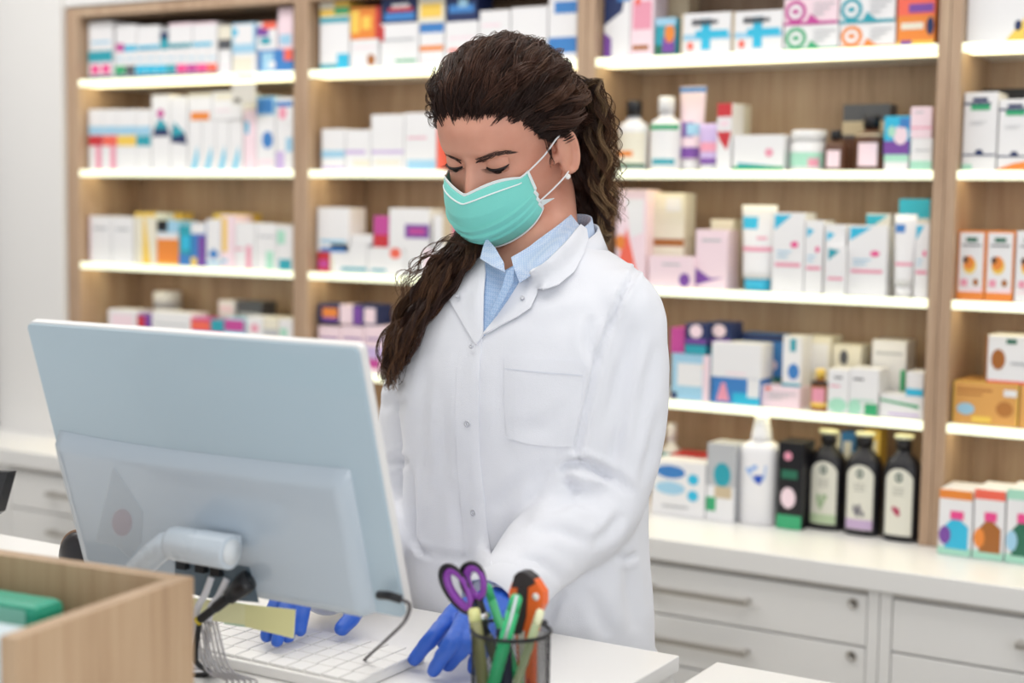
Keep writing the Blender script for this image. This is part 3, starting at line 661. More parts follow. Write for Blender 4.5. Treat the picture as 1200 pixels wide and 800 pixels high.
# white lotion bottle with a tall tapered top
def flask(px0, px1, ybot, ytop, Yf, label, wh=True, pic=None):
    c0 = at_z((px0 + px1) / 2, ybot, SZ['E'])
    a, c = at_y(px0, ybot - 30, c0.y), at_y(px1, ybot - 30, c0.y)
    wd = c.x - a.x; xc = (a.x + c.x) / 2; r = wd / 2
    yc = c0.y + r * .7
    ht = at_y((px0 + px1) / 2, ytop, yc).z - SZ['E']
    z0 = SZ['E'] + .0005
    o = empty('lotion_bottle' if wh else 'syrup_bottle', (xc, yc, z0), label, 'bottle', None if wh else 'black syrup bottles on the worktop')
    b = MB()
    if wh:
        b.lathe([(r * .93, 0), (r, .004), (r, ht * .68), (r * .95, ht * .72), (r * .55, ht * .77)], mat('#eeedf0', .3), 28, (xc, yc, z0), sy=.8, exp=3); b.build('body', o)
        b = MB(); b.lathe([(r * .52, 0), (r * .50, ht * .05), (r * .36, ht * .21), (r * .34, ht * .23)], mat('#f2f1f3', .35), 22, (xc, yc, z0 + ht * .77)); b.build('cap', o)
        b = MB()
        def wrap(poly, m, k):
            pts = []
            for u, v in poly:
                an = PI * (1.5) + (u - .5) * 1.6
                ca, sa = math.cos(an), math.sin(an); q = (abs(ca) ** 3 + abs(sa) ** 3) ** (-1 / 3)
                pts.append((xc + r * k * ca * q, yc + r * .8 * k * sa * q, z0 + ht * v))
            b.poly(pts, m)
        wrap([(.2, .52), (.5, .56), (.85, .56), (.8, .42), (.5, .40), (.3, .47)], mat('#8fb3e6', .4), 1.01)
        wrap([(.45, .46), (.75, .47), (.7, .38), (.55, .39)], mat('#1f50b8', .4), 1.016)
        b.build('label', o, fix=False)
    else:
        blk = mat('#141218', .38)
        b.lathe([(r * .9, 0), (r, .006), (r, ht * .64), (r * .97, ht * .69), (r * .78, ht * .76), (r * .42, ht * .82), (r * .34, ht * .88)], blk, 32, (xc, yc, z0), sy=.72, exp=2.6); b.build('body', o)
        b = MB(); b.lathe([(r * .42, 0), (r * .42, ht * .09)], blk, 20, (xc, yc, z0 + ht * .87)); b.lathe([(r * .52, 0), (r * .52, ht * .03)], mat('#d8d8b8', .4), 20, (xc, yc, z0 + ht * .96)); b.build('cap', o)
        b = MB()
        def lab(poly, m, k):
            n = len(poly)
            b.poly([(xc + r * (u - .5) * 1.5, yc - r * .72 * ((1 - abs((u - .5) * 1.5) ** 2.6) ** (1 / 2.6)) - k, z0 + ht * v) for u, v in poly], m)
        cream = mat('#dedccf', .45)
        N = 12
        us = [.02 + .96 * i / N for i in range(N + 1)]
        for i in range(N):                      # arched label, strip by strip so it follows the glass
            ua, ub = us[i], us[i + 1]
            top = lambda u: .56 + .13 * math.sqrt(max(0, 1 - ((u - .5) / .5) ** 2))
            lab([(ua, .06), (ub, .06), (ub, top(ub)), (ua, top(ua))], cream, .0006)
            if pic[1]: lab([(ua, .065), (ub, .065), (ub, .16), (ua, .16)], mat(pic[1], .5), .001)
        for i in range(10): pass
        em = [(.5 + .13 * math.cos(t), .605 + .045 * math.sin(t)) for t in [2 * PI * q / 14 for q in range(14)]]
        lab(em, mat('#234a44', .5), .0013)
        lab([(.5 + .06 * math.cos(t), .605 + .02 * math.sin(t)) for t in [2 * PI * q / 10 for q in range(10)]], cream, .0018)
        for q in range(3): lab([(.3, .50 - q * .03), (.7, .50 - q * .03), (.7, .508 - q * .03), (.3, .508 - q * .03)], mat('#8f8e86', .5), .0012)
        rr = random.Random(px0)
        for q in range(pic[2]):
            cx_, cy_ = pic[3] + rr.uniform(-.2, .2) * pic[4], .27 + rr.uniform(-.07, .08) * pic[4]
            lab([(cx_ + .09 * math.cos(t + q) * (1 if t % 2 else .5), cy_ + .032 * math.sin(t + q)) for t in range(6)], mat(pic[0], .5), .0012 + .0001 * q)
        b.build('label', o, fix=False)
flask(862, 907, 614, 487, 0, 'tall white plastic bottle with blue mark standing on the worktop')
flask(943, 985, 621, 502, 0, 'black syrup bottle with green herb label, leftmost of three on worktop', False, ('#9db58c', '#b7c9a4', 9, .5, 1))
flask(985, 1028, 628, 505, 0, 'black syrup bottle with grey lavender label, middle of three on worktop', False, ('#77747c', '#c3aacb', 8, .5, .9))
flask(1030, 1074, 635, 508, 0, 'black syrup bottle with crimson flower label, beside the oak post', False, ('#b03258', None, 5, .42, .5))
# ---- right bay
good(BX, 'A', 1134, 1202, -14, 'large white carton with yellow corner, top shelf of cut-off right bay', 'W', [('p', [(.65, 0), (1, 0), (1, .45)], 'Y'), ('o', .88, .3, .06, .1, 'N')], yf=.03, dep=.12)
good(BX, 'A', 1204, 1240, -14, 'white carton beside the yellow cornered one, cut-off right bay', 'W', [], yf=.03, dep=.12)
for i, (a, e_, yt) in enumerate([(1129, 1168, 108), (1170, 1209, 116)]):
    good(BX, 'B', a, e_, yt, ['tall white carton with navy bands and green block, second shelf, right bay', 'white carton with green block and orange foot, second shelf, right bay'][i], 'W',
         [(0, .84, .8, .87, 'N'), (.2, .77, .78, .84, 'G'), (.25, .88, .7, .93, 'N'), (.0, .19, 1, .21, 'N'), ('o', .5, .23, .12, .04, 'N')] + text_lines(.2, .62, .7, 2, 'S', .01, .03) + ([('p', [(0, 0), (1, 0), (1, .14), (.5, .1), (0, .02)], 'O')] if i else [(.0, .0, .3, .08, 'X')]), dep=.08)
good(BX, 'B', 1150, 1200, 104, 'black carton standing behind the navy banded ones, right bay', 'K', yf=.14, dep=.05)
for i, (a, e_) in enumerate([(1122, 1154), (1155, 1188), (1190, 1222)]):
    good(BX, 'C', a, e_, 270 + i * .5, 'white carton with orange edge and golden fruit, %s of three, third shelf' % ['left', 'middle', 'right cut-off'][i], 'O' if i < 2 else 'W',
         [(.06, .12, .94, .97, 'W'), ('p', [(.06, .12), (.94, .12), (.94, .2), (.06, .14)], 'Z'), ('o', .45, .5, .24, .12, 'Y'), ('o', .42, .54, .2, .1, 'O'), ('o', .3, .58, .1, .05, 'U'), (.3, .84, .7, .9, 'E'), (.15, .78, .85, .8, 'D')] + [(.15, .2, .4, .3, 'P'), ('o', .7, .26, .1, .05, 'A')],
         group='white cartons with golden fruit')
_, z2 = good(BX, 'D', 1117, 1193, 448, 'wide orange carton with brown lettering, fourth shelf, right bay', 'a', [(0, 0, 1, 1, 'Y'), (.02, .02, .98, .98, 'a'), (.05, .78, .6, .84, 'b'), (.05, .68, .45, .72, 'b'), ('o', .2, .35, .14, .14, 'L'), ('o', .8, .4, .13, .18, 'b'), (.78, .7, .98, .86, 'W'), (.3, .05, .6, .2, 'Y')], dep=.12)
good(BX, 'D', 1195, 1230, 448, 'second orange carton cut off by the right edge, fourth shelf', 'a', [], dep=.12)
good(BX, 'D', 1155, 1215, 394, 'red brown and white carton stacked on the orange cartons', 'W', [(0, 0, 1, .06, 'J'), (0, 0, .04, 1, 'A'), ('o', .25, .5, .14, .22, 'A'), (.4, .84, .6, .94, 'E'), (.5, .4, .95, .46, 'S')], zb=z2 + .0005, dep=.1)
for i, (a, e_, c, lb) in enumerate([(1100, 1139, 'O', 'orange'), (1141, 1177, 'J', 'coral'), (1179, 1216, 'X', 'pale green')]):
    good(BX, 'E', a, e_, 574, 'tea carton with %s top and white upper half, worktop at right edge' % lb, 'W', [(0, .86, 1, 1, c), (0, 0, 1, .12, 'X'), ('p', [(.2, .1), (.9, .1), (.9, .45), (.5, .6), (.2, .45)], ['Q', 'A', 'E'][i]), (.35, .55, .75, .68, 'F'), ('o', .2, .3, .18, .14, ['V', 'O', 'L'][i])], yf=-.055, dep=.1)
# ------------------------------------------------------------------ service desk
DZ = 1.03
DESKW = mat('#efedea', .3, name='white_desk_laminate')
def desk(x0, x1, y0, y1, label):
    d = empty('service_desk', ((x0 + x1) / 2, (y0 + y1) / 2, 0), label, 'desk', 'white service desk sections')
    b = MB(); b.box(x0, x1, y0, y1, DZ - .018, DZ, DESKW, bev=.0012); b.build('desk_top', d)
    b = MB(); b.box(x1 - .03, x1 - .004, y0 + .012, y1 - .006, 0, DZ - .0185, DESKW); b.build('end_panel', d)
    b = MB(); b.box(x0 + .004, x0 + .03, y0 + .012, y1 - .006, 0, DZ - .0185, DESKW); b.build('end_panel', d)
    b = MB(); b.box(x0 + .031, x1 - .031, y0 + .012, y0 + .034, 0, DZ - .0185, DESKW); b.build('front_panel', d)
    b = MB(); b.box(x0 + .031, x1 - .031, y0 + .035, y1 - .22, DZ - .16, DZ - .14, DESKW); b.build('shelf', d)
desk(.5, 2.545, -2.44, -1.478, 'white service desk carrying monitor and keyboard, in front of the woman')
desk(2.589, 3.18, -2.44, -1.476, 'separate white desk section at the bottom right with a narrow gap beside it')

# ------------------------------------------------------------------ monitor
O_ = Vector((2.201, -1.82, 1.13)); EX = Vector((1, 0, 0)); EV = Vector((0, -.08, .266)).normalized(); EN = Vector((0, -EV.z, EV.y))
MW, MH = .428, .278
def mp(u, v, d=0):          # u 0..1 left to right, v 0..1 upwards, d metres out of the back
    return O_ + EX * ((u - .5) * MW) + EV * (v * MH) + EN * d
def at_mon(x, y, d=0):      # point of the plane d in front of the monitor's back
    q = ray(x, y); p0 = mp(0, 0, d)
    return CAM + q * ((p0 - CAM).dot(EN) / q.dot(EN))
MBLUE = mat('#b4c7d3', .36, coat=.3, name='pale_blue_plastic')
MBLUE2 = mat('#bac6d1', .18, coat=.5, name='glossy_pale_blue_plastic')
MRIM = mat('#e6e4e2', .3, name='white_monitor_rim')
mon = empty('computer_monitor', (2.201, -1.86, DZ), 'large pale blue monitor seen from behind on a white stand', 'monitor')
def slab(b, u0, u1, v0, v1, d0, d1, m, rad=.006):
    pts = []
    du, dv = rad / MW, rad / MH
    for (cu, cv, a0) in ((u1 - du, v1 - dv, 0), (u0 + du, v1 - dv, 90), (u0 + du, v0 + dv, 180), (u1 - du, v0 + dv, 270)):
        for k in range(5):
            a = R(a0 + k * 22.5); pts.append((cu + du * math.cos(a), cv + dv * math.sin(a)))
    A = [mp(u, v, d0) for u, v in pts]
    b.poly(A, m, EN * (d1 - d0))
b = MB(); slab(b, 0, 1, 0, 1, -.010, -.0012, MRIM); b.build('rim', mon)
b = MB(); slab(b, .004, .996, .006, .994, -.0012, .002, MBLUE); b.build('back_cover', mon)
b = MB(); slab(b, .012, .988, .05, .98, -.0108, -.0101, mat('#11141a', .08)); b.build('screen', mon)
# raised lower housing with a curved upper lip
b = MB()
NU, NV = 40, 14
vs_, fs_ = [], []
for i in range(NU + 1):
    u = .006 + .915 * i / NU
    t = (i / NU - .45) / .55
    vt = .545 + .035 * abs(t) ** 2.2 * (1 if t < 0 else .3)
    for j in range(NV + 1):
        v = .008 + (vt - .008) * j / NV
        e = (1 - j / NV)
        d = .0022 + .012 * (1 - math.exp(-max(0, (vt - v)) * 60)) 
        du = min(u - .006, .921 - u) * MW
        d *= 1 - math.exp(-du / .002)
        vs_.append(mp(u, v, d + .0002))
for i in range(NU):
    for j in range(NV):
        fs_.append((i * (NV + 1) + j, (i + 1) * (NV + 1) + j, (i + 1) * (NV + 1) + j + 1, i * (NV + 1) + j + 1))
n0 = len(vs_)
bot = [i * (NV + 1) for i in range(NU + 1)]
for i in range(NU + 1): vs_.append(mp(.006 + .915 * i / NU, .008, .0021))
for i in range(NU): fs_.append((bot[i], n0 + i, n0 + i + 1, bot[i + 1]))
b.add(vs_, fs_, MBLUE2, True)
b.build('rear_housing', mon, fix=False)
HD = .0148
# sticker residue on the housing
stk = mat('#d4dbe1', .3, alpha=.3); st2 = mat('#d2a9b0', .4, alpha=.25)
b = MB(); b.poly([at_mon(*p, HD + .0005) for p in ((132, 545), (168, 600), (166, 635), (152, 655), (136, 640), (112, 635), (120, 600))], stk)
b.poly([at_mon(143 + 12 * math.cos(t), 612 + 16 * math.sin(t), HD + .0009) for t in [2 * PI * k / 16 for k in range(16)]], st2); b.build('sticker', mon, fix=False)
# connector bay
b = MB(); b.poly([at_mon(*p, HD + .0006) for p in ((205, 652), (292, 664), (304, 706), (240, 700), (205, 690))], mat('#5d6f7c', .4)); b.build('connector_bay', mon, fix=False)
b = MB(); 
for p in ((216, 660), (238, 664), (256, 668)):
    q = at_mon(*p, HD + .001); b.box(q.x - .006, q.x + .006, q.y - .006, q.y + .002, q.z - .005, q.z + .005, mat('#1c1e22', .5))
b.build('socket', mon)
# stand
SW = mat('#c9d3dc', .28, coat=.3, name='pale_stand_plastic')
h0, h1 = at_mon(205, 636, .050), at_mon(270, 647, .050)
b = MB(); b.tube([h0 - EX * .004, h0, h1, h1 + EX * .0012], [.0155, .017, .017, .0155], SW, 24)
b.tube([h1 + EX * .0014, h1 + EX * .003], .0125, mat('#dfe3e6', .3), 20); b.build('hinge', mon)
b = MB(); b.box(h0.x + .010, h1.x - .012, h0.y + .006, h0.y + .030, h0.z - .010, h0.z + .010, SW); b.build('bracket', mon)
b = MB(); pth = [h0 + EX * .006, h0 - EX * .010 + Vector((0, -.002, -.003)), at_mon(180, 650, .056), at_mon(160, 668, .062), at_mon(146, 700, .068)]
last = pth[-1].copy(); pth += [last + Vector((-.004, -.006, -.03)), Vector((last.x - .006, last.y - .01, DZ + .012))]
b.tube(pth, [.0135, .0135, .013, .012, .012, .012, .013], SW, 18); b.build('arm', mon)
b = MB(); b.lathe([(.055, 0), (.06, .003), (.058, .010), (.03, .014)], SW, 32, (last.x - .02, last.y - .005, DZ + .0003), sx=1.1, sy=.75, exp=2.5); b.build('foot', mon)

# cables behind the monitor
def curve_pts(P, n=10):
    P = [Vector(p) for p in P]; out = []
    Q = [P[0] * 2 - P[1]] + P + [P[-1] * 2 - P[-2]]
    for i in range(1, len(Q) - 2):
        for k in range(n):
            t = k / n
            out.append(.5 * ((2 * Q[i]) + (Q[i + 1] - Q[i - 1]) * t + (2 * Q[i - 1] - 5 * Q[i] + 4 * Q[i + 1] - Q[i + 2]) * t * t + (3 * Q[i] - Q[i - 1] - 3 * Q[i + 1] + Q[i + 2]) * t ** 3))
    return out + [P[-1]]
cblk = mat('#17171b', .4)
vc = empty('video_cable', at_mon(285, 680, HD + .02), 'black plug and cable leaving the back of the monitor', 'cable')
pa, pb, pc = at_mon(286, 684, HD + .012), at_mon(268, 700, HD + .022), at_mon(234, 726, HD + .034)
b = MB(); b.tube([pa + (pa - pb) * .35, pa, pb], [.0115, .0125, .0085], cblk, 14, flat=.8); b.build('plug', vc)
b = MB(); b.tube(curve_pts([pb, (pb + pc) / 2, pc]), [.0055] * 10 + [.0045] * 10 + [.004], cblk, 12)
b.tube([pc, pc + (pc - pb) * .07], .0047, mat('#e0c83a', .4), 12); b.build('sleeve', vc)
pd = at_z(240, 790, DZ + .003); pe = Vector((1.93, -1.93, DZ + .003))
b = MB(); b.tube(curve_pts([pc, (pc + pd) / 2 + Vector((0, -.01, -.01)), pd, pd + Vector((-.08, -.05, 0)), pe]), .0028, cblk, 8); b.build('cord', vc)
for i, (sx, sy, ex, ey, lab) in enumerate([(248, 676, 231, 716, 'left of the two thick white leads hanging from the monitor sockets'), (266, 678, 246, 716, 'right of the two thick white leads hanging from the monitor sockets')]):
    s0 = at_mon(sx, sy, HD + .0105); s1 = at_mon((sx + ex) / 2 + 1, (sy + ey) / 2, HD + .018); s2 = at_mon(ex, ey, HD + .026)
    s3 = at_z(238 + 10 * i, 780 + 8 * i, DZ + .004)
    b = MB(); b.tube(curve_pts([s0, s1, s2, (s2 + s3) / 2 + Vector((0, -.006, -.01)), s3, s3 + Vector((-.1, -.06, 0))]), .0036, mat('#e4e4e8', .35), 10)
    tag(b.build('white_lead'), lab, 'cable')
clr = mat('#d9d6d6', .2, trans=.55)
for i in range(6):
    q0 = at_mon(231 + i * 4.4, 728, HD + .03); q1 = at_z(258 + i * 6, 772 - i * 2, DZ + .02 - i * .002); q2 = at_z(264 + i * 7, 808, DZ + .003)
    q2 = at_z(266 + i * 7, 800, DZ + .003); b = MB(); b.tube(curve_pts([q0, (q0 + q2) / 2 + Vector((0, -.010, -.014)), q2, q2 + Vector((.02, -.08, 0))]), .0014, clr, 8)
    tag(b.build('thin_clear_cable'), 'thin clear grey cable over the desk, %s of six beside the wooden box' % ['leftmost', 'second from left', 'third from left', 'fourth from left', 'fifth from left', 'rightmost'][i], 'cable', 'thin clear cables over the desk')
pw = empty('power_cable', at_mon(455, 703, .01), 'dark cable looping from the monitor\'s lower right corner to the desk', 'cable')
a0, a1, a2 = at_mon(444, 697, .012), at_mon(470, 702, .014), at_mon(480, 709, .012)
b = MB(); b.tube(curve_pts([a0, at_mon(456, 698, .016), a1]), .0042, cblk, 12); b.build('plug', pw)
b = MB(); b.tube(curve_pts([a1, a2, at_mon(474, 728, .012), at_y(452, 750, -1.80), at_z(425, 775, DZ + .012), at_z(402, 800, DZ + .0025), at_z(392, 830, DZ + .0025)]), .0017, mat('#4a4244', .4), 8); b.build('cord', pw)

# notes under the monitor
for lab, pts, c in (('pale yellow sticky note hanging under the monitor behind the cables', ((222, 700), (287, 708), (287, 732), (224, 724)), '#f6f3bf'),
                    ('larger yellow sticky note hanging under the middle of the monitor', ((287, 708), (346, 714), (344, 748), (287, 734)), '#f2eeb0')):
    P = [at_y(x, y, -1.808) for x, y in pts]
    b = MB(); b.poly(P, mat(c, .7), (0, .0006, 0)); tag(b.build('sticky_note'), lab, 'note')
P = [at_y(x, y, -1.8065) for x, y in ((272, 705), (290, 708), (290, 735), (262, 731))]
b = MB(); b.poly(P, mat('#cfe6cc', .7), (0, .0005, 0)); tag(b.build('paper_slip'), 'pale green paper slip between the two yellow notes', 'paper')

# keyboard
kb = empty('keyboard', (2.13, -1.725, DZ), 'white computer keyboard lying below the monitor', 'keyboard')
KW = mat('#e9e7e4', .45, name='white_key_plastic')
b = MB(); b.box(1.93, 2.325, -1.792, -1.655, DZ + .0005, DZ + .012, KW, bev=.002); b.build('base', kb)
kk = 0
for r_ in range(5):
    n = 16
    y1 = -1.662 - r_ * .0252
    xx = 1.937
    while xx < 2.31:
        wk = .0225
        if r_ == 4 and kk < 999 and 2.02 < xx < 2.04: wk = .118
        b = MB(); b.box(xx, xx + wk - .0016, y1 - .0238, y1, DZ + .0122, DZ + .0152, KW, bev=.0007); b.build('keycap', kb)
        xx += wk + .0006

# dark things at the left edge
b = MB(); c0 = at_y(96, 652, -1.62)
b.sphere(c0, .034, mat('#1d181c', .35), 14, sc=(1, .7, 1)); b.tube([c0 + Vector((.034 * math.cos(t), -.004, .034 * math.sin(t))) for t in [2 * PI * k / 28 for k in range(28)]], .0022, mat('#8a6a52', .4), 8, closed=True)
b.lathe([(.03, 0), (.012, .006), (.009, max(.01, c0.z - .03 - DZ))], mat('#1d181c', .35), 20, (c0.x, c0.y, DZ + .0003))
tag(b.build('round_webcam'), 'dark rounded device with brown rim peeking out left of the monitor', 'device')
tt = empty('payment_terminal', at_z(-20, 700, DZ), 'black slanted device corner at the left edge above the wooden box', 'device')
T0, T1, T2, T3 = at_y(-60, 552, -1.90), at_y(9, 553, -1.90), at_y(-4, 600, -1.90), at_y(-60, 640, -1.90)
b = MB(); b.poly([T0, T1, T2, T3], mat('#141318', .3), (0, .012, 0)); b.build('housing', tt)
tm_ = (T2 + T3) / 2
b = MB(); b.box(tm_.x - .02, tm_.x + .012, -1.9, -1.885, DZ + .008, tm_.z + .03, mat('#141318', .4)); b.box(tm_.x - .07, tm_.x + .03, -1.94, -1.85, DZ + .0005, DZ + .008, mat('#141318', .4)); b.build('stand', tt)

# ------------------------------------------------------------------ wooden counter box
BXO = Vector((2.330, -2.022, DZ)); TH = R(6)
MBX = Matrix.Translation(BXO) @ Matrix.Rotation(TH, 4, 'Z')
BH, BT, BL, BD = .170, .0165, .46, .214
bx = empty('wooden_box', BXO, 'pale oak open-fronted box in the lower left corner', 'box')
b = MB(); b.box(-BT, 0, -BD, 0, .0005, BH, OAKB, M=MBX, bev=.0008); b.build('side_panel', bx)
b = MB(); b.box(-BL, -BT - .0003, -BT, 0, .0005, BH, OAKB, M=MBX, bev=.0008); b.build('back_panel', bx)
b = MB(); b.box(-BL, -BL + BT, -BD, -BT - .0003, .0005, BH, OAKB, M=MBX, bev=.0008); b.build('side_panel', bx)
b = MB(); b.box(-BL + BT + .0003, -BT - .0003, -BD, -BT - .0003, .0005, .012, OAKB, M=MBX); b.build('bottom_panel', bx)
def pack(label, x0, x1, y0, y1, z1, c, pats, tilt):
    o = empty('soft_package', MBX @ Vector(((x0 + x1) / 2, (y0 + y1) / 2, .0125)), label, 'package')
    M2 = MBX @ Matrix.Translation((0, y0, .0125)) @ Matrix.Rotation(R(tilt), 4, 'X') @ Matrix.Translation((0, -y0, 0))
    b = MB(); b.box(x0, x1, y0, y1, 0, z1, mat(c, .3), M=M2, bev=min(.008, (y1 - y0) * .3)); b.build('wrap', o)
    b = MB()
    for (a, q, a1, q1, c2) in pats:
        b.poly([M2 @ Vector((x0 + (x1 - x0) * s_, y0 - .0006, z1 * t_)) for s_, t_ in ((a, q), (a1, q), (a1, q1), (a, q1))], mat(c2, .35))
    b.build('print', o, fix=False)
pack('green package lying at the back inside the wooden box', -.22, -.098, -.085, -.048, .138, '#27a181', [(0, .86, .9, .97, '#8fd0bd')], 0)
pack('second green package leaning inside the wooden box', -.36, -.225, -.09, -.05, .142, '#27a181', [(0, .3, 1, .7, '#d6e6e4')], 0)
pack('pale blue and white package at the open front of the wooden box', -.16, -.020, -.196, -.160, .150, '#d3e2e8', [(.0, .55, 1, .63, '#5fb8ae'), (0, 0, 1, .2, '#eef3f4')], 0)
pack('white package with teal line behind the pale blue one, wooden box', -.30, -.165, -.19, -.15, .135, '#dfe9ea', [(.0, .5, 1, .6, '#5fb8ae')], 0)

# ------------------------------------------------------------------ pen cup and what stands in it
PC = Vector((2.503, -1.775, DZ)); PR, PH = .0375, .092
cup = empty('pen_cup', PC, 'round black wire mesh pen cup at the desk corner', 'cup')
wire = mat('#1a1a1e', .4, metal=.4)
b = MB()
b.tube([PC + Vector((PR * math.cos(t), PR * math.sin(t), PH)) for t in [2 * PI * k / 48 for k in range(48)]], .0019, wire, 8, closed=True); b.build('rim', cup)
b = MB(); b.lathe([(PR * .98, 0), (PR, .002), (PR, .006), (PR * .97, .006), (PR * .96, .0025)], wire, 40, (PC.x, PC.y, PC.z + .0004)); b.build('base', cup)
b = MB()
NC, NR = 72, 30
ring = lambda k, j: PC + Vector((PR * math.cos(2 * PI * (k) / NC), PR * math.sin(2 * PI * (k) / NC), .005 + (PH - .006) * j / NR))
for k in range(NC):
    for sgn in (1, -1):
        # helical wires, both hands; each runs over a quarter turn
        pts = [ring(k + sgn * j * .55, j) for j in range(0, NR + 1, 5)]
        b.tube(pts, .00028, wire, 3, smooth=False)
b.build('mesh_wall', cup, fix=False)
b = MB(); b.sphere(at_y(638, 730, PC.y), .0035, mat('#2a2a30', .3), 8); b.build('knob', cup)

def stick(name, label, cat, px0, py0, px1, py1, dy0, dy1, rad, c, tip=None, cap=None, n=12, rz=None, parts=True):
    """a pen from its visible top px0,py0 down to px1,py1; dy = offset of either end from the cup centre; runs on to the cup floor"""
    a = at_y(px0, py0, PC.y + dy0); q = at_y(px1, py1, PC.y + dy1)
    d = (q - a).normalized()
    L = (a.z - (DZ + .006)) / -d.z
    e = a + d * L
    lim = PR - rad - .003
    ex, ey = e.x - PC.x, e.y - PC.y
    if math.hypot(ex, ey) > lim:
        s_ = lim / math.hypot(ex, ey); e = Vector((PC.x + ex * s_, PC.y + ey * s_, e.z))
    o = empty(name, e, label, cat)
    b = MB(); b.tube([a.lerp(e, .12), a.lerp(e, .9), e], [rad, rad, rad * .6], mat(c, .3), n); b.build('barrel', o)
    b = MB(); b.tube([a, a.lerp(e, .02), a.lerp(e, .118)], [rad * .6, rad * .95, rad], mat(cap or c, .3), n); b.build('cap', o)
    return o, a, e
o, a, e = stick('green_pen', 'green pen tilting left behind the scissors in the cup', 'pen', 570, 684, 592, 723, .02, .012, .0044, '#2fae6c')
o, a, e = stick('green_pen', 'bright green pen with clear clip crossing the middle of the cup', 'pen', 606, 697, 578, 790, -.018, -.024, .0062, '#35c07c')
dd = (e - a).normalized(); cl = a.lerp(e, .02)
b = MB(); b.tube([cl + Vector((.004, -.006, .004)), cl + dd * .02 + Vector((.004, -.0075, 0)), cl + dd * .04 + Vector((.003, -.007, 0))], .0016, mat('#dfe6ea', .1), 6); b.build('clip', o)
stick('yellow_highlighter', 'cream coloured pen end beside the scissors pivot', 'pen', 555, 712, 566, 798, -.012, -.018, .0062, '#8b8a5a', cap='#e9e7a0')
stick('black_marker', 'dark navy marker behind the green pens in the cup', 'pen', 590, 735, 592, 798, .004, -.004, .0075, '#1c1d3c')
stick('red_pen', 'dark red pen low at the right inside the cup', 'pen', 616, 738, 622, 798, .012, .008, .0045, '#b03a30')
stick('white_pen', 'white pen with cream end leaning to the right rim', 'pen', 634, 714, 607, 796, -.008, -.022, .0042, '#a9b48a', cap='#f0f0c8')
stick('white_pen', 'second white pen close behind at the right rim', 'pen', 628, 722, 628, 798, .016, .014, .004, '#b8b6b2', cap='#eeeeea')
# scissors
sc = empty('scissors', Vector((PC.x - .004, PC.y, DZ + .008)), 'scissors with purple and black handles standing in the cup', 'scissors')
YS = PC.y - .006
def loop(cx_, cy_, hl, hw, ang, dy):
    out, inn = [], []
    for k in range(36):
        t = 2 * PI * k / 36
        for lst, sh_, off in ((out, 1, (0, 0)), (inn, .74, (2.6, .4))):
            x = math.cos(t) * hw * sh_ * (1 - .18 * math.sin(t)); y = math.sin(t) * hl * (sh_ + (.06 if sh_ < 1 else 0))
            ca, sa = math.cos(R(ang)), math.sin(R(ang))
            lst.append(at_y(cx_ + off[0] + x * ca - y * sa, cy_ + off[1] + x * sa + y * ca, YS + dy))
    return out, inn
for (cx_, cy_, hl, hw, ang, dy, nm) in ((536, 690, 30, 12, -29, 0, 0), (555, 682, 22, 12.5, -14, .006, 1)):
    out, inn = loop(cx_, cy_, hl, hw, ang, dy)
    b = MB(); b.tube(out, .0027, mat('#1b191f', .35), 8, closed=True, flat=1.2); h = b.build('handle', sc)
    b = MB(); b.tube(inn, .0034, mat('#8b3fa8', .35), 8, closed=True, flat=1.2); b.build('grip_lining', h)
pv = at_y(568, 722, YS + .003)
for (p0, p1, q) in (((549, 712), (569, 745), 0), ((561, 700), (566, 740), .005)):
    b = MB(); b.tube([at_y(*p0, YS + q), at_y((p0[0] + p1[0]) / 2, (p0[1] + p1[1]) / 2, YS + q), at_y(*p1, YS + q)], [.0035, .0065, .006], mat('#1b191f', .35), 8, flat=.6); b.build('shank', sc)
b = MB(); b.tube([pv + Vector((0, -.0075, 0)), pv + Vector((0, .006, 0))], .0035, mat('#c9c9cc', .2, metal=.9), 14); b.build('pivot_screw', sc)
for q, ex in ((0, .006), (.004, .012)):
    tipv = Vector((PC.x + ex - .004, YS + q + .002, DZ + .007))
    top = at_y(570, 742, YS + q)
    b = MB(); b.poly([top + Vector((-.006, 0, 0)), top + Vector((.006, 0, 0)), tipv + Vector((.001, 0, 0)), tipv], mat('#b9bbc0', .25, metal=.9), (0, .0015, 0)); b.build('blade', sc)
# utility knife
kn = empty('utility_knife', Vector((PC.x + .012, PC.y + .006, DZ + .007)), 'orange and black utility knife standing in the cup', 'knife')
YK = PC.y + .004
def kp(pts, m, nm, y0, th):
    b = MB(); b.poly([at_y(x, y, YK) + Vector((0, y0, 0)) for x, y in pts], m, (0, th, 0)); return b.build(nm, kn)
org, kbl = mat('#ee6a2c', .35), mat('#2a2528', .4)
lowL, lowR = at_y(604, 740, YK), at_y(624, 740, YK)
kp([(596, 694), (600, 682), (612, 672), (627, 680), (636, 694), (636, 708), (629, 722), (626, 742), (600, 742)], org, 'body', .0, .011)
kp([(600, 688), (603, 674), (608, 669.5), (615, 670), (623, 676), (628, 683), (619, 688)], kbl, 'end_cap', -.0012, .0134)
kp([(608, 688), (619, 688), (617, 722), (612, 742), (603, 742)], kbl, 'slider', -.0022, .002)
b = MB(); b.tube([at_y(628, 699, YK) + Vector((0, -.0008, 0)), at_y(628, 699, YK) + Vector((0, .002, 0))], .0036, mat('#f1e9e4', .4), 16); b.build('hole_ring', kn)
b = MB(); fl = Vector((PC.x + .010, YK, DZ + .007)); fr = Vector((PC.x + .024, YK, DZ + .007))
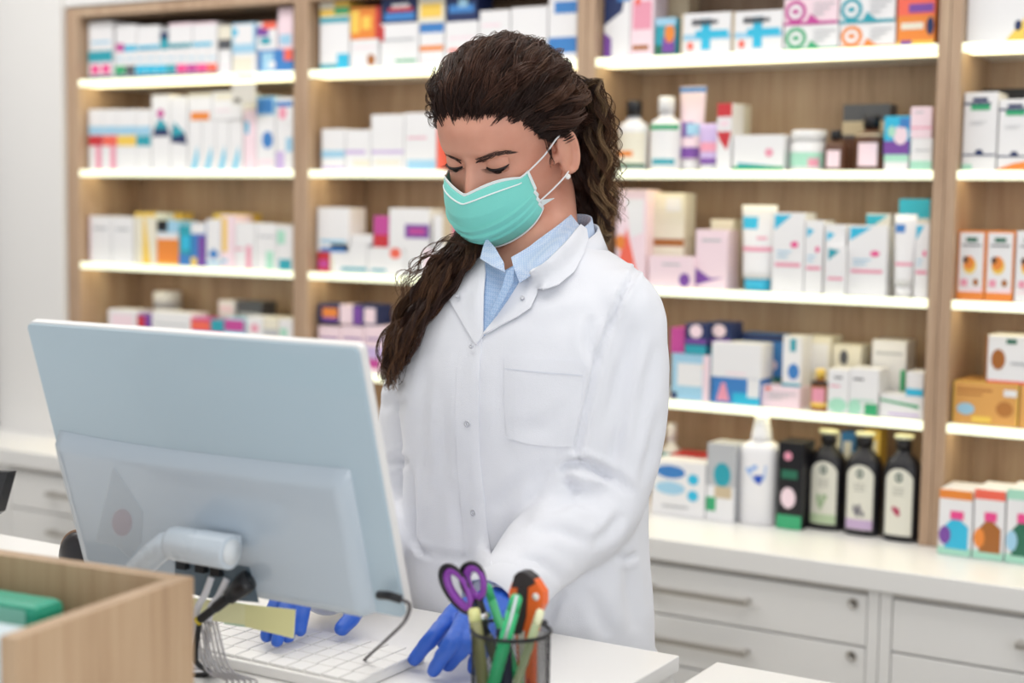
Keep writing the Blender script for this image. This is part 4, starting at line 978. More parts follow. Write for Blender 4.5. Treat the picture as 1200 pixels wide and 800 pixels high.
b.poly([lowL, lowR, fr, fl], org, (0, .009, 0)); b.poly([lowL + Vector((.003, -.001, 0)), lowR + Vector((-.008, -.001, 0)), fr + Vector((-.008, -.001, 0)), fl + Vector((.002, -.001, 0))], mat('#cfc5bd', .4)); b.build('grip', kn)
# ------------------------------------------------------------------ person
from mathutils import noise as mnoise
HC = Vector((2.236, -1.350, 1.608))
HM = Matrix.Translation(HC) @ Matrix.Rotation(R(-5), 4, 'Z') @ Matrix.Rotation(R(26), 4, 'X') @ Matrix.Rotation(R(2), 4, 'Y')
HMI = HM.inverted()
def hl(x, y, z): return HM @ Vector((x, y, z))
def px(P):
    d = Vector(P) - CAM; Z = d.dot(fwd)
    return 600 + F_PX * d.dot(rgt) / Z, 400 - F_PX * d.dot(upv) / Z

def remesh(mb, voxel, it=4, fac=.5):
    me = bpy.data.meshes.new('tmp'); me.from_pydata([tuple(p) for p in mb.v], [], mb.f)
    bm = bmesh.new(); bm.from_mesh(me); bmesh.ops.recalc_face_normals(bm, faces=bm.faces[:]); bm.to_mesh(me); bm.free()
    o = bpy.data.objects.new('tmp', me); COL.objects.link(o)
    m = o.modifiers.new('r', 'REMESH'); m.mode = 'VOXEL'; m.voxel_size = voxel
    if it:
        s = o.modifiers.new('s', 'SMOOTH'); s.factor = fac; s.iterations = it
    dg = bpy.context.evaluated_depsgraph_get()
    ev = o.evaluated_get(dg); em = ev.to_mesh()
    n = len(em.vertices); co = np.empty(n * 3); em.vertices.foreach_get('co', co); co = co.reshape(-1, 3)
    fs = [tuple(p.vertices) for p in em.polygons]
    ev.to_mesh_clear(); bpy.data.objects.remove(o); bpy.data.meshes.remove(me)
    return co, fs
def normals(co, fs):
    me = bpy.data.meshes.new('tmp'); me.from_pydata(co.tolist(), [], fs); me.update()
    n = np.empty(len(co) * 3); me.vertices.foreach_get('normal', n); bpy.data.meshes.remove(me)
    return n.reshape(-1, 3)
def loft(b, rings, m=None):
    n = len(rings[0]); vs_ = [p for r in rings for p in r]; fs_ = []
    for i in range(len(rings) - 1):
        for k in range(n): fs_.append((i * n + k, i * n + (k + 1) % n, (i + 1) * n + (k + 1) % n, (i + 1) * n + k))
    fs_ += [tuple(range(n))[::-1], tuple((len(rings) - 1) * n + k for k in range(n))]
    b.add(vs_, fs_, m, True)
def interp(T, z):
    T = sorted(T); zs = [t[0] for t in T]
    return [np.interp(z, zs, [t[i] for t in T]) for i in range(1, len(T[0]))]
def smooth_interp(T, z):          # a little rounder than straight segments
    a = np.array([interp(T, z + d) for d in (-.008, -.004, 0, .004, .008)]); return a.mean(0)
def capsule(b, pts, rads, n=16, m=None):
    """closed limb through joints, round ends"""
    P = [Vector(p) for p in pts]
    Q, Rr = [], []
    d0 = (P[0] - P[1]).normalized(); d1 = (P[-1] - P[-2]).normalized()
    for t in (1, .92, .7, .38): Q.append(P[0] + d0 * rads[0] * t); Rr.append(rads[0] * math.sqrt(max(.002, 1 - t * t)))
    if len(P) > 2:
        C_ = curve_pts(P, 6); 
        for i, c in enumerate(C_):
            t = i / 6; k = min(int(t), len(P) - 2); f_ = t - k; Q.append(c); Rr.append(rads[k] * (1 - f_) + rads[k + 1] * f_)
    else:
        for t in (0, .5, 1): Q.append(P[0].lerp(P[1], t)); Rr.append(rads[0] * (1 - t) + rads[1] * t)
    for t in (.38, .7, .92, 1): Q.append(P[-1] + d1 * rads[-1] * t); Rr.append(rads[-1] * math.sqrt(max(.002, 1 - t * t)))
    b.tube(Q, Rr, m, n)

# ---- joints
LS, LM, LE, LF, LWR = (2.390, -1.33, 1.385), (2.400, -1.335, 1.27), (2.386, -1.360, 1.165), (2.366, -1.45, 1.130), (2.362, -1.548, 1.092)
RS, RM, RE, RF, RWR = (2.105, -1.33, 1.35), (2.083, -1.33, 1.24), (2.073, -1.345, 1.12), (2.10, -1.45, 1.10), (2.130, -1.565, 1.082)
# torso: z, centre x, half width, front y, back y
TOR = [(.56, 2.268, .225, -1.470, -1.14), (.80, 2.262, .190, -1.470, -1.19), (.95, 2.260, .174, -1.470, -1.21), (1.05, 2.260, .163, -1.468, -1.215),
       (1.12, 2.260, .157, -1.466, -1.215), (1.20, 2.260, .156, -1.466, -1.205), (1.28, 2.259, .166, -1.468, -1.195), (1.33, 2.257, .172, -1.462, -1.195),
       (1.37, 2.254, .172, -1.448, -1.20), (1.40, 2.254, .160, -1.432, -1.205), (1.43, 2.257, .130, -1.415, -1.215), (1.455, 2.262, .095, -1.40, -1.23), (1.475, 2.266, .066, -1.392, -1.25), (1.49, 2.268, .055, -1.385, -1.262)]
def torso_ring(z, shrink=0, n=72, ex=2.35):
    cx_, a, yf, yb = smooth_interp(TOR, z)
    yc = yf * .46 + yb * .54
    r = []
    for k in range(n):
        t = 2 * PI * k / n; c, s = math.cos(t), math.sin(t)
        q = (abs(c) ** ex + abs(s) ** ex) ** (-1 / ex)
        x = (a - shrink) * c * q; y = (yc - yf - shrink if s < 0 else yb - yc - shrink) * s * q
        r.append(Vector((cx_ + x, yc + y, z + x * .13 * max(0, min(1, (z - 1.28) / .1)))))
    return r

# ------------------------------------------------------------------ body (head, neck, trunk, arms: one skin)
SKIN = bpy.data.materials.new('skin'); SKIN.use_nodes = True
_nt = SKIN.node_tree; _b = _nt.nodes['Principled BSDF']
_b.inputs['Roughness'].default_value = .46; _b.inputs['Subsurface Weight'].default_value = .15
_b.inputs['Subsurface Radius'].default_value = (1, .35, .2); _b.inputs['Subsurface Scale'].default_value = .006
_tc = _nt.nodes.new('ShaderNodeTexCoord'); _n = _nt.nodes.new('ShaderNodeTexNoise'); _n.inputs['Scale'].default_value = 14; _n.inputs['Detail'].default_value = 6
_nt.links.new(_tc.outputs['Object'], _n.inputs['Vector'])
_cr = _nt.nodes.new('ShaderNodeValToRGB'); _cr.color_ramp.elements[0].position = .35; _cr.color_ramp.elements[0].color = rgb('#c98870')
_cr.color_ramp.elements[1].position = .7; _cr.color_ramp.elements[1].color = rgb('#dca189')
_nt.links.new(_n.outputs['Fac'], _cr.inputs[0]); _nt.links.new(_cr.outputs[0], _b.inputs['Base Color'])
HEADT = [(-.118, .0705, -.010, .012), (-.112, .0790, .004, .028), (-.100, .0835, .016, .040), (-.085, .0850, .030, .050), (-.065, .0875, .052, .0585), (-.045, .0880, .070, .064),
         (-.025, .0870, .082, .068), (0, .0855, .092, .0715), (.02, .0895, .092, .0735), (.038, .0895, .092, .0745), (.055, .0840, .087, .0725), (.071, .0715, .076, .065), (.083, .055, .060, .053), (.093, .033, .053, .035), (.098, .010, .03, .012)]
HEADT = [((z * .95 if z < 0 else z), a, b_, c) for z, a, b_, c in HEADT]
def head_ring(z, n=72):
    f_, bk, hw = smooth_interp(HEADT, z)
    r = []
    yc = (bk - f_) / 2 + .012
    ex = 2.42
    for k in range(n):
        t = 2 * PI * k / n; c, s = math.cos(t), math.sin(t)
        q = (abs(c) ** ex + abs(s) ** ex) ** (-1 / ex)
        r.append(HM @ Vector((hw * c * q, yc + (f_ + yc if s < 0 else bk - yc) * s * q, z)))
    return r
bb = MB()
loft(bb, [head_ring(z) for z in np.linspace(-.113, .099, 60)])
nb = Vector((2.268, -1.315, 1.43))
capsule(bb, [hl(0, .025, -.04), hl(0, .03, -.085), Vector((2.268, -1.325, 1.475)), nb], [.05, .051, .052, .062], 28)
loft(bb, [torso_ring(z, .016) for z in np.linspace(.86, 1.485, 40)])
capsule(bb, [LS, LM, LE, LF, LWR], [.035, .034, .030, .028, .024]); capsule(bb, [RS, RM, RE, RF, RWR], [.035, .034, .030, .028, .024])
for sg in (1, -1):         # ears
    E_ = []
    for t in np.linspace(-.35, 1.35, 16):
        a = PI * t
        E_.append(hl(sg * (.0765 + .009 * (.5 + .5 * math.sin(a * .8))), .001 + .0165 * math.sin(a) + .004, -.017 + .029 * math.cos(a) * (1.0 if math.cos(a) > 0 else .9)))
    bb.tube(E_, [.003, .0034] + [.0038] * 12 + [.0045, .0055], None, 10)
    bb.sphere(hl(sg * .0785, .004, -.013), .028, None, 12, sc=(.21, .68, 1.05), M=HM.to_3x3().to_4x4() @ Matrix.Rotation(R(10 * sg), 4, 'Z'))
    bb.sphere(hl(sg * .0765, -.005, -.044), .0075, None, 8, sc=(.6, .9, 1))
    bb.sphere(hl(sg * .0735, -.015, -.019), .006, None, 8, sc=(.8, .8, 1.3))
co, fs = remesh(bb, .0026, 3)
# facial features, in head space
HMn = np.array(HMI)[:3]; L_ = co @ HMn[:, :3].T + HMn[:, 3]
def g(x0, z0, sx, sz): return np.exp(-((L_[:, 0] - x0) / sx) ** 2 - ((L_[:, 2] - z0) / sz) ** 2)
fm = np.clip((-.02 - L_[:, 1]) / .03, 0, 1) * (np.abs(L_[:, 2]) < .13)
dy = np.zeros(len(L_))
tn = np.clip((.004 - L_[:, 2]) / .044, 0, 1)                        # nose bridge to tip
wn = .0075 + .006 * tn
dy -= (.004 + .020 * tn) * np.exp(-(L_[:, 0] / wn) ** 2) * np.clip((.014 - L_[:, 2]) / .014, 0, 1) * np.clip((L_[:, 2] + .058) / .010, 0, 1)
for s in (1, -1):
    dy -= .006 * g(s * .011, -.043, .006, .007)                      # nostril wings
    dy += .0068 * g(s * .031, -.001, .017, .0115)                    # sockets
    dy += .0055 * g(s * .014, .003, .007, .011)
    dy -= .0030 * g(s * .028, .021, .020, .008)                      # brow bone
    dy -= .0045 * g(s * .045, -.028, .018, .016)                     # cheekbone
dy -= .004 * g(0, .05, .03, .03)
dy -= .006 * g(0, -.068, .02, .008) - .003 * g(0, -.082, .018, .005)
dy -= .004 * g(0, -.103, .015, .01)
L_[:, 1] += dy * fm
HMf = np.array(HM)[:3]; co = L_ @ HMf[:, :3].T + HMf[:, 3]
BASE = Vector((2.265, -1.33, 0))
mb = MB(); mb.add(co.tolist(), fs, SKIN, True)
person = mb.build('person', loc=BASE, fix=False)
tag(person, 'woman with dark curly hair in white lab coat, mask and blue gloves typing at desk', 'person')
body_bvh = BVHTree.FromPolygons([Vector(p) for p in co], fs)
def child(b, name, parent=None, fix=False):
    o = b.build(name, loc=BASE, fix=fix); o.parent = parent or person; o.location = (0, 0, 0) if parent is None or parent is person else (0, 0, 0)
    return o
def hit(bvh, x, y):
    d = ray(x, y).normalized(); h = bvh.ray_cast(CAM, d); return h[0], h[1]

# ---- eyes, lids, lashes, brows
EYEW = mat('#b39d95', .2); IRIS = mat('#2a1a14', .1); LASH = mat('#1b1110', .6); BROW = mat('#4b332a', .7)
for s in (1, -1):
    c = Vector((s * .0300, -.0662, -.0005)); r = .0134
    b = MB(); b.sphere(HM @ c, r, EYEW, 14)
    b.sphere(hl(c.x, c.y - .0040, c.z - .0045), .0104, IRIS, 12); child(b, 'eye')
    def shell(e0, e1, rr, m, name):
        b = MB(); N, Mv = 20, 8; vs_, fs_ = [], []
        for i in range(N + 1):
            az = R(-78 + 156 * i / N)
            sh = math.cos(az * .95)                                   # lid margin rises to the corners
            for j in range(Mv + 1):
                el = R(e0 + (e1 - e0) * j / Mv) if e1 > e0 else 0
                el = R(e0 * sh - 3 * (1 - sh) + (e1 - e0 * sh) * j / Mv)
                vs_.append(HM @ (c + Vector((rr * 1.12 * math.sin(az), -rr * math.cos(az) * math.cos(el), rr * math.sin(el) * (.25 + .75 * math.cos(az * .8))))))
        for i in range(N):
            for j in range(Mv): fs_.append((i * (Mv + 1) + j, (i + 1) * (Mv + 1) + j, (i + 1) * (Mv + 1) + j + 1, i * (Mv + 1) + j + 1))
        b.add(vs_, fs_, m, True); return child(b, name), [vs_[i * (Mv + 1)] for i in range(N + 1)]
    lid, edge = shell(-17, 80, r + .0016, SKIN, 'eyelid')
    _, lo = shell(-44, -88, r + .0011, SKIN, 'eyelid')
    b = MB(); b.tube([e + HM.to_3x3() @ Vector((0, -.0007, -.0003)) for e in edge], [.0004 + .0014 * math.sin(PI * (i + 1) / 22) for i in range(21)], LASH, 6)
    for i in range(1, 20):
        for q in range(2):
            e = edge[i].lerp(edge[i + 1], q * .5); az = (i - 10) / 10
            d_ = HM.to_3x3() @ Vector((s * .0005 + az * .0035, -.0062, -.0030)); d2 = HM.to_3x3() @ Vector((az * .002, -.0022, .0014))
            b.tube([e, e + d_ * .6, e + d_ + d2], [.00028, .00022, .00008], LASH, 3)
    child(b, 'eyelashes', lid)
def brow(pts, name):
    b = MB(); rr = random.Random(3)
    C_ = []
    n = len(pts) - 1
    for i in range(120):
        t = rr.random() * .96; k = min(int(t * n), n - 1); f_ = t * n - k
        x = pts[k][0] * (1 - f_) + pts[k + 1][0] * f_; y = pts[k][1] * (1 - f_) + pts[k + 1][1] * f_; w_ = pts[k][2] * (1 - f_) + pts[k + 1][2] * f_
        dx, dy_ = pts[k + 1][0] - pts[k][0], pts[k + 1][1] - pts[k][1]; q = math.hypot(dx, dy_); dx, dy_ = dx / q, dy_ / q
        y += rr.uniform(-.5, .5) * w_
        L = rr.uniform(4, 8)
        P = []
        for u in (0, .5, 1):
            h, nn = hit(body_bvh, x + dx * L * u, y + (dy_ * L - .8) * u)
            if h is None: break
            P.append(h + nn * (.0004 + .0006 * u))
        if len(P) == 3 and (P[2] - P[0]).length < .02: b.tube(P, [.00045, .0004, .00012], BROW, 3)
    child(b, name)
brow([(557, 189, 6), (567, 186, 6.5), (580, 180.5, 6), (591, 178.5, 4), (602, 178.5, 1.5)], 'eyebrow')
brow([(541, 190, 5), (534, 187.5, 5.5), (526, 184, 5), (520, 180, 3), (517, 178, 1.5)], 'eyebrow')

# ------------------------------------------------------------------ lab coat
def cloth(name, h, rough=.75, weave=900, bump=.25, check=None):
    m = bpy.data.materials.new(name); m.use_nodes = True; nt = m.node_tree; b = nt.nodes['Principled BSDF']
    b.inputs['Base Color'].default_value = rgb(h); b.inputs['Roughness'].default_value = rough; b.inputs['Specular IOR Level'].default_value = .25
    b.inputs['Sheen Weight'].default_value = .15
    tc = nt.nodes.new('ShaderNodeTexCoord'); n = nt.nodes.new('ShaderNodeTexNoise'); n.inputs['Scale'].default_value = weave
    n2 = nt.nodes.new('ShaderNodeTexNoise'); n2.inputs['Scale'].default_value = 22; n2.inputs['Detail'].default_value = 3
    nt.links.new(tc.outputs['Object'], n.inputs['Vector']); nt.links.new(tc.outputs['Object'], n2.inputs['Vector'])
    ad = nt.nodes.new('ShaderNodeMath'); ad.operation = 'MULTIPLY_ADD'; nt.links.new(n2.outputs['Fac'], ad.inputs[0]); ad.inputs[1].default_value = 4; nt.links.new(n.outputs['Fac'], ad.inputs[2])
    bp = nt.nodes.new('ShaderNodeBump'); bp.inputs['Strength'].default_value = bump; bp.inputs['Distance'].default_value = .0012
    nt.links.new(ad.outputs[0], bp.inputs['Height']); nt.links.new(bp.outputs['Normal'], b.inputs['Normal'])
    if check:
        mp_ = nt.nodes.new('ShaderNodeMapping'); mp_.inputs['Rotation'].default_value = (0, R(40), 0); nt.links.new(tc.outputs['Object'], mp_.inputs['Vector'])
        ck = nt.nodes.new('ShaderNodeTexChecker'); ck.inputs['Scale'].default_value = 420; ck.inputs['Color1'].default_value = rgb(h); ck.inputs['Color2'].default_value = rgb(check)
        nt.links.new(mp_.outputs[0], ck.inputs['Vector']); nt.links.new(ck.outputs['Color'], b.inputs['Base Color'])
    return m
COAT = cloth('white_coat_cloth', '#e9eaf0')
cb = MB()
loft(cb, [torso_ring(z) for z in np.linspace(.58, 1.482, 80)])
capsule(cb, [LS, LM, LE, LF, LWR], [.054, .049, .051, .049, .037], 28)
capsule(cb, [RS, RM, RE, RF, RWR], [.050, .046, .045, .045, .037], 28)
cb.sphere((2.385, -1.335, 1.395), .056, None, 14); cb.sphere((2.120, -1.335, 1.358), .052, None, 14)
co, fs = remesh(cb, .0052, 6)
nn = normals(co, fs)
pvt = (co - np.array(CAM))
Zc = pvt @ np.array(fwd); PX = 600 + F_PX * (pvt @ np.array(rgt)) / Zc; PY = 400 - F_PX * (pvt @ np.array(upv)) / Zc
facing = -(nn * pvt).sum(1) / np.linalg.norm(pvt, axis=1)
bv0 = BVHTree.FromPolygons([Vector(p) for p in co], fs)
vis = facing > .02
for i in np.nonzero(vis)[0]:
    d = Vector(pvt[i]); L = d.length; h = bv0.ray_cast(CAM, d / L)
    if h[0] is not None and h[3] < L - .02: vis[i] = False
disp = np.zeros(len(co))
def crease(pts, depth, width, fade=True):
    P = np.array(pts, float); best = np.full(len(co), 1e9); tpos = np.zeros(len(co))
    for k in range(len(P) - 1):
        a, b_ = P[k], P[k + 1]; d = b_ - a; LL = d @ d
        t = np.clip(((PX - a[0]) * d[0] + (PY - a[1]) * d[1]) / LL, 0, 1)
        dd = np.hypot(PX - a[0] - t * d[0], PY - a[1] - t * d[1])
        m_ = dd < best; best[m_] = dd[m_]; tpos[m_] = (k + t[m_]) / (len(P) - 1)
    f_ = np.sin(PI * np.clip(tpos, .0, 1)) ** .6 if fade else 1
    disp[:] += np.where(vis, -depth * .0017 * f_ * (np.exp(-(best / width) ** 2) - .35 * np.exp(-((best - 2.0 * width) / width) ** 2)), 0)
arm = lambda: 0
crease([(744, 318), (730, 345), (714, 382), (702, 415), (693, 452), (684, 490), (676, 528)], 4.5, 3.5, False)
crease([(656, 552), (668, 544), (682, 541), (700, 548), (716, 560)], 9, 4.5)
crease([(660, 562), (670, 568), (676, 580)], 4, 5)
crease([(664, 556), (690, 562), (712, 575)], -6, 6)
crease([(700, 548), (722, 560), (738, 578)], 4, 6)
crease([(640, 596), (672, 586), (704, 592)], 3.5, 7)
crease([(622, 625), (655, 622), (690, 636)], 3, 7)
crease([(608, 655), (640, 662), (662, 682)], 2.8, 6)
crease([(690, 640), (712, 622), (728, 600)], 3, 6)
crease([(748, 380), (728, 440), (712, 500)], 3, 8)
crease([(768, 400), (757, 460), (744, 530)], 2.6, 7)
crease([(735, 470), (722, 520), (718, 545)], 2.6, 6)
crease([(770, 480), (762, 530), (750, 570)], 2.4, 6)
crease([(700, 430), (690, 400), (694, 370)], 3.0, 7)
crease([(670, 470), (640, 500), (600, 505)], 1.6, 9)
crease([(662, 530), (630, 570), (606, 620)], 2.4, 9)
crease([(645, 540), (600, 575), (580, 600)], 1.8, 9)
crease([(500, 430), (494, 500), (500, 590)], 1.8, 8)
crease([(520, 450), (520, 540), (512, 620)], 1.5, 8)
crease([(590, 420), (585, 470), (590, 540)], 1.2, 9)
crease([(530, 560), (540, 620), (538, 700)], 1.8, 7)
crease([(484, 545), (483, 590), (484, 634), (492, 645), (508, 650)], 4.5, 3.5)
crease([(508, 650), (535, 655), (560, 652)], 1.5, 5)
crease([(445, 545), (465, 538), (482, 543)], 5, 5)
crease([(445, 480), (462, 470), (480, 474)], 3, 6)
crease([(450, 440), (462, 452), (478, 448)], 2.2, 6)
crease([(720, 650), (735, 655), (748, 648)], 3, 4)
crease([(690, 690), (700, 720), (712, 745)], 2.2, 8)
crease([(735, 660), (738, 700), (745, 740)], 2.5, 8)
crease([(640, 735), (650, 705), (662, 690)], 3, 5)
crease([(622, 300 + 70), (650, 360), (690, 350)], -1.5, 10)
for i in range(len(co)):
    p = co[i]
    v = Vector((p[0] * 9, p[1] * 9, p[2] * 4.2))
    disp[i] += .0050 * mnoise.noise(v) + .0026 * mnoise.noise(v * 2.5) + .0012 * mnoise.noise(v * 5)
co = co + nn * disp[:, None]
# nothing of the coat may reach through the desk edge
co[:, 1] = np.where((co[:, 2] < 1.06) & (co[:, 1] < -1.4745) & (co[:, 0] > 2.0) & (co[:, 2] < 1.045), -1.4745, co[:, 1])
# opening at the throat
OPEN = [(562, 286), (600, 280), (640, 262), (672, 246), (684, 262), (668, 280), (640, 304), (612, 328), (590, 356), (567, 384), (566, 300)]
def in_poly(x, y, P):
    c_ = False; j = len(P) - 1
    for i in range(len(P)):
        if (P[i][1] > y) != (P[j][1] > y) and x < (P[j][0] - P[i][0]) * (y - P[i][1]) / (P[j][1] - P[i][1]) + P[i][0]: c_ = not c_
        j = i
    return c_
full_bvh = BVHTree.FromPolygons([Vector(p) for p in co], fs)
gone = np.array([bool(co[i][2] > 1.33 and facing[i] > 0 and in_poly(PX[i], PY[i], OPEN)) or (co[i][2] > 1.455 and math.hypot(co[i][0] - 2.27, co[i][1] + 1.322) < .066) for i in range(len(co))])
cfs = [f for f in fs if not any(gone[list(f)])]
cm_ = MB(); cm_.add(co.tolist(), cfs, COAT, True)
coat = child(cm_, 'lab_coat')
coat_bvh = full_bvh

def patch(pts, m, name, parent, off=.0015, th=.0015, bvhs=None, step=5, uvw=None, sink=True, over=.0):
    """a cloth piece with outline pts (x, y[, Y]) laid on the body of the coat; has real thickness"""
    bvhs = bvhs or [coat_bvh]
    def surf(x, y):
        best = None
        for bv in bvhs:
            h, n_ = hit(bv, x, y)
            if h is not None and (best is None or (h - CAM).length < (best[0] - CAM).length): best = (h, n_)
        return best
    bd = []
    N = len(pts)
    for i in range(N):
        a, c = pts[i], pts[(i + 1) % N]
        L = math.hypot(c[0] - a[0], c[1] - a[1]); k = max(1, int(L / step))
        for j in range(k):
            t = j / k
            Ya = a[2] if len(a) > 2 else None; Yc = c[2] if len(c) > 2 else None
            bd.append((a[0] + (c[0] - a[0]) * t, a[1] + (c[1] - a[1]) * t, None if (Ya is None or Yc is None) else Ya + (Yc - Ya) * t))
    anchors = []
    for x, y, Y in bd:
        if Y is None:
            h = surf(x, y)
            if h is None: continue
            D = (h[0] + h[1] * off - CAM).dot(fwd)
        else: D = (at_y(x, y, Y) - CAM).dot(fwd)
        anchors.append((x, y, D))
    A = np.array(anchors)
    def depth(x, y, isb=None):
        w_ = 1 / (np.hypot(A[:, 0] - x, A[:, 1] - y) ** 3 + 1e-3); D = (w_ * A[:, 2]).sum() / w_.sum()
        if sink:
            h = surf(x, y)
            if h is not None: D = min(D, (h[0] + h[1] * off - CAM).dot(fwd)) if (h[0] - CAM).dot(fwd) > D - .08 else D
        return D
    P2 = [Vector((x, y)) for x, y, _ in bd]
    xs = [p.x for p in P2]; ys = [p.y for p in P2]
    inner = []
    def inside(x, y):
        c_ = False; j = len(P2) - 1
        for i in range(len(P2)):
            if (P2[i].y > y) != (P2[j].y > y) and x < (P2[j].x - P2[i].x) * (y - P2[i].y) / (P2[j].y - P2[i].y) + P2[i].x: c_ = not c_
            j = i
        return c_
    yy = min(ys) + step / 2
    while yy < max(ys):
        xx = min(xs) + step / 2
        while xx < max(xs):
            if inside(xx, yy) and min(math.hypot(xx - p.x, yy - p.y) for p in P2) > step * .45: inner.append(Vector((xx, yy)))
            xx += step
        yy += step
    res_ = geometry.delaunay_2d_cdt(P2 + inner, [(i, (i + 1) % len(P2)) for i in range(len(P2))], [list(range(len(P2)))], 1, 1e-4)
    V2, F2 = res_[0], res_[2]
    top = []
    for v in V2:
        D = depth(v.x, v.y); top.append(CAM + ray(v.x, v.y) * D)
    # soft normals for the thickness
    ns = []
    me = bpy.data.meshes.new('t'); me.from_pydata([tuple(p) for p in top], [], [tuple(f) for f in F2]); me.update()
    flip = 1
    if len(me.polygons) and sum(p.normal.dot(fwd) for p in me.polygons) > 0: flip = -1
    ns = [v.normal * flip for v in me.vertices]; bpy.data.meshes.remove(me)
    n = len(top)
    vs_ = [p + q * th * .5 for p, q in zip(top, ns)] + [p - q * (th * .5 + over) for p, q in zip(top, ns)]
    fs_ = [tuple(f) if flip > 0 else tuple(f)[::-1] for f in F2]
    fb = [tuple(i + n for i in f)[::-1] for f in fs_]
    cnt = {}
    for f in fs_:
        for i in range(len(f)): cnt[(f[i], f[(i + 1) % len(f)])] = 1
    side = [(a, a + n, b_ + n, b_) for (a, b_) in cnt if (b_, a) not in cnt]
    b = MB(); b.add(vs_, fs_ + fb, m, True); b.add(vs_, side, m, False)
    return child(b, name, parent)

SHIRT = cloth('blue_checked_shirt_cloth', '#9dbbe0', .8, 1200, .15, '#b6cbe9')
SHIRT2 = cloth('blue_checked_collar_cloth', '#b3c8e6', .8, 1200, .15, '#cdd9ed')
# shirt: a band round the neck plus the front seen between the lapels
def neck_band(name, m, r0, r1, z0, z1, a0, a1, parent, yo=0, tilt=.16):
    b = MB(); N = 40; vs_, fs_ = [], []
    for i in range(N + 1):
        a = R(a0 + (a1 - a0) * i / N)
        for (rr, zz, o_) in ((r0, z0, 0), (r1, z1, 0), (r1 - .0025, z1, 0), (r0 - .003, z0, 0)):
            x, y = math.sin(a), -math.cos(a)
            vs_.append((2.272 + rr * 1.06 * x, -1.318 + yo + rr * y, zz + y * tilt * rr * 2.2 + .13 * rr * x))
    for i in range(N):
        for k in range(4): fs_.append((i * 4 + k, i * 4 + (k + 1) % 4, (i + 1) * 4 + (k + 1) % 4, (i + 1) * 4 + k))
    fs_ += [(3, 2, 1, 0), tuple(N * 4 + k for k in range(4))]
    b.add(vs_, fs_, m, True); return child(b, name, parent, True)
shirt = patch([(562, 306), (577, 309), (592, 317), (604, 310), (622, 318), (612, 334), (568, 394), (560, 380)], SHIRT, 'shirt', None, off=-.001, th=.0015)
neck_band('collar_band', SHIRT2, .064, .058, 1.462, 1.494, 42, 318, shirt)
patch([(669, 252, -1.322), (655, 263, -1.350), (640, 274, -1.372), (620, 289, -1.395), (599, 302, -1.413), (602, 314, -1.424), (609, 331, -1.432), (630, 318, -1.424), (655, 296, -1.396), (682, 268, -1.338)],
      SHIRT2, 'collar_leaf', shirt, off=.004, th=.002)
patch([(570, 278, -1.408), (566, 290, -1.416), (563, 303, -1.424), (577, 312, -1.432), (592, 319, -1.432), (590, 307, -1.424), (580, 290, -1.412)], SHIRT2, 'collar_leaf', shirt, off=.004, th=.002)
patch([(594, 318, -1.4335), (602, 312, -1.432), (601, 330, -1.438), (590, 352, -1.447), (578, 372, -1.453), (574, 368, -1.452), (586, 344, -1.443)], SHIRT, 'button_placket', shirt, off=.0045, th=.0012)
# coat collar and lapels
neck_band('collar_band', COAT, .078, .0665, 1.448, 1.480, 48, 300, coat)
patch([(565, 392), (583, 370), (597, 350), (610, 329), (622, 318, -1.436), (640, 306, -1.424), (660, 287, -1.396), (680, 263, -1.338), (687, 268, -1.326), (689, 280, -1.330), (684, 297, -1.356), (673, 318, -1.388), (655, 333, -1.412), (641, 338, -1.425), (630, 338, -1.435),
       (629, 345), (622, 360), (606, 371), (588, 380), (572, 389)], COAT, 'lapel', coat, off=.0062, th=.0022, over=.0012)
patch([(566, 300), (569, 318), (567, 345), (566, 392), (558, 404), (548, 388), (537, 369), (527, 352), (537, 330), (550, 312)], COAT, 'lapel', coat, off=.0062, th=.0022, over=.0012)
# front edge, breast pocket, pocket mouth
patch([(552, 404), (565, 392), (562, 430), (561, 480), (562, 530), (566, 570), (571, 620), (576, 660), (582, 708), (556, 710), (552, 690), (546, 640), (540, 590), (536, 540), (534, 480), (536, 430), (540, 405)], COAT, 'front_placket', coat, off=.0012, th=.0016, step=7)
patch([(591, 417), (640, 421), (684, 424), (681, 470), (675, 500), (671, 523), (645, 523), (618, 520), (594, 513), (591, 470)], COAT, 'breast_pocket', coat, off=.0012, th=.0014, step=6)
patch([(591.5, 431), (640, 436), (683, 439), (682.5, 440.6), (640, 437.6), (591.5, 432.6)], mat('#dcdfe8', .8), 'pocket_seam', coat, off=.0024, th=.0004, step=6)
SNAP = mat('#cfd0d6', .35, metal=.5)
for i, (x, y, pr_) in enumerate([(549, 496, 0), (556, 600, 0), (541, 350, 1), (614, 353, 1), (557, 408, 1), (553, 700, 0)]):
    h, n_ = hit(coat_bvh, x, y)
    c = h + n_ * (.0030 if not pr_ else .0085)
    M_ = Matrix.Translation(c) @ n_.to_track_quat('Z', 'Y').to_matrix().to_4x4()
    rr = .0042 if not pr_ else .0028
    b = MB(); b.lathe([(rr, -.001), (rr, .0004), (rr * .8, .0012), (rr * .55, .0012), (rr * .5, .0004)], SNAP, 20, M=M_)
    b.lathe([(rr * .48, -.0006), (rr * .46, .0006)], COAT, 16, M=M_); child(b, 'snap_button', coat)

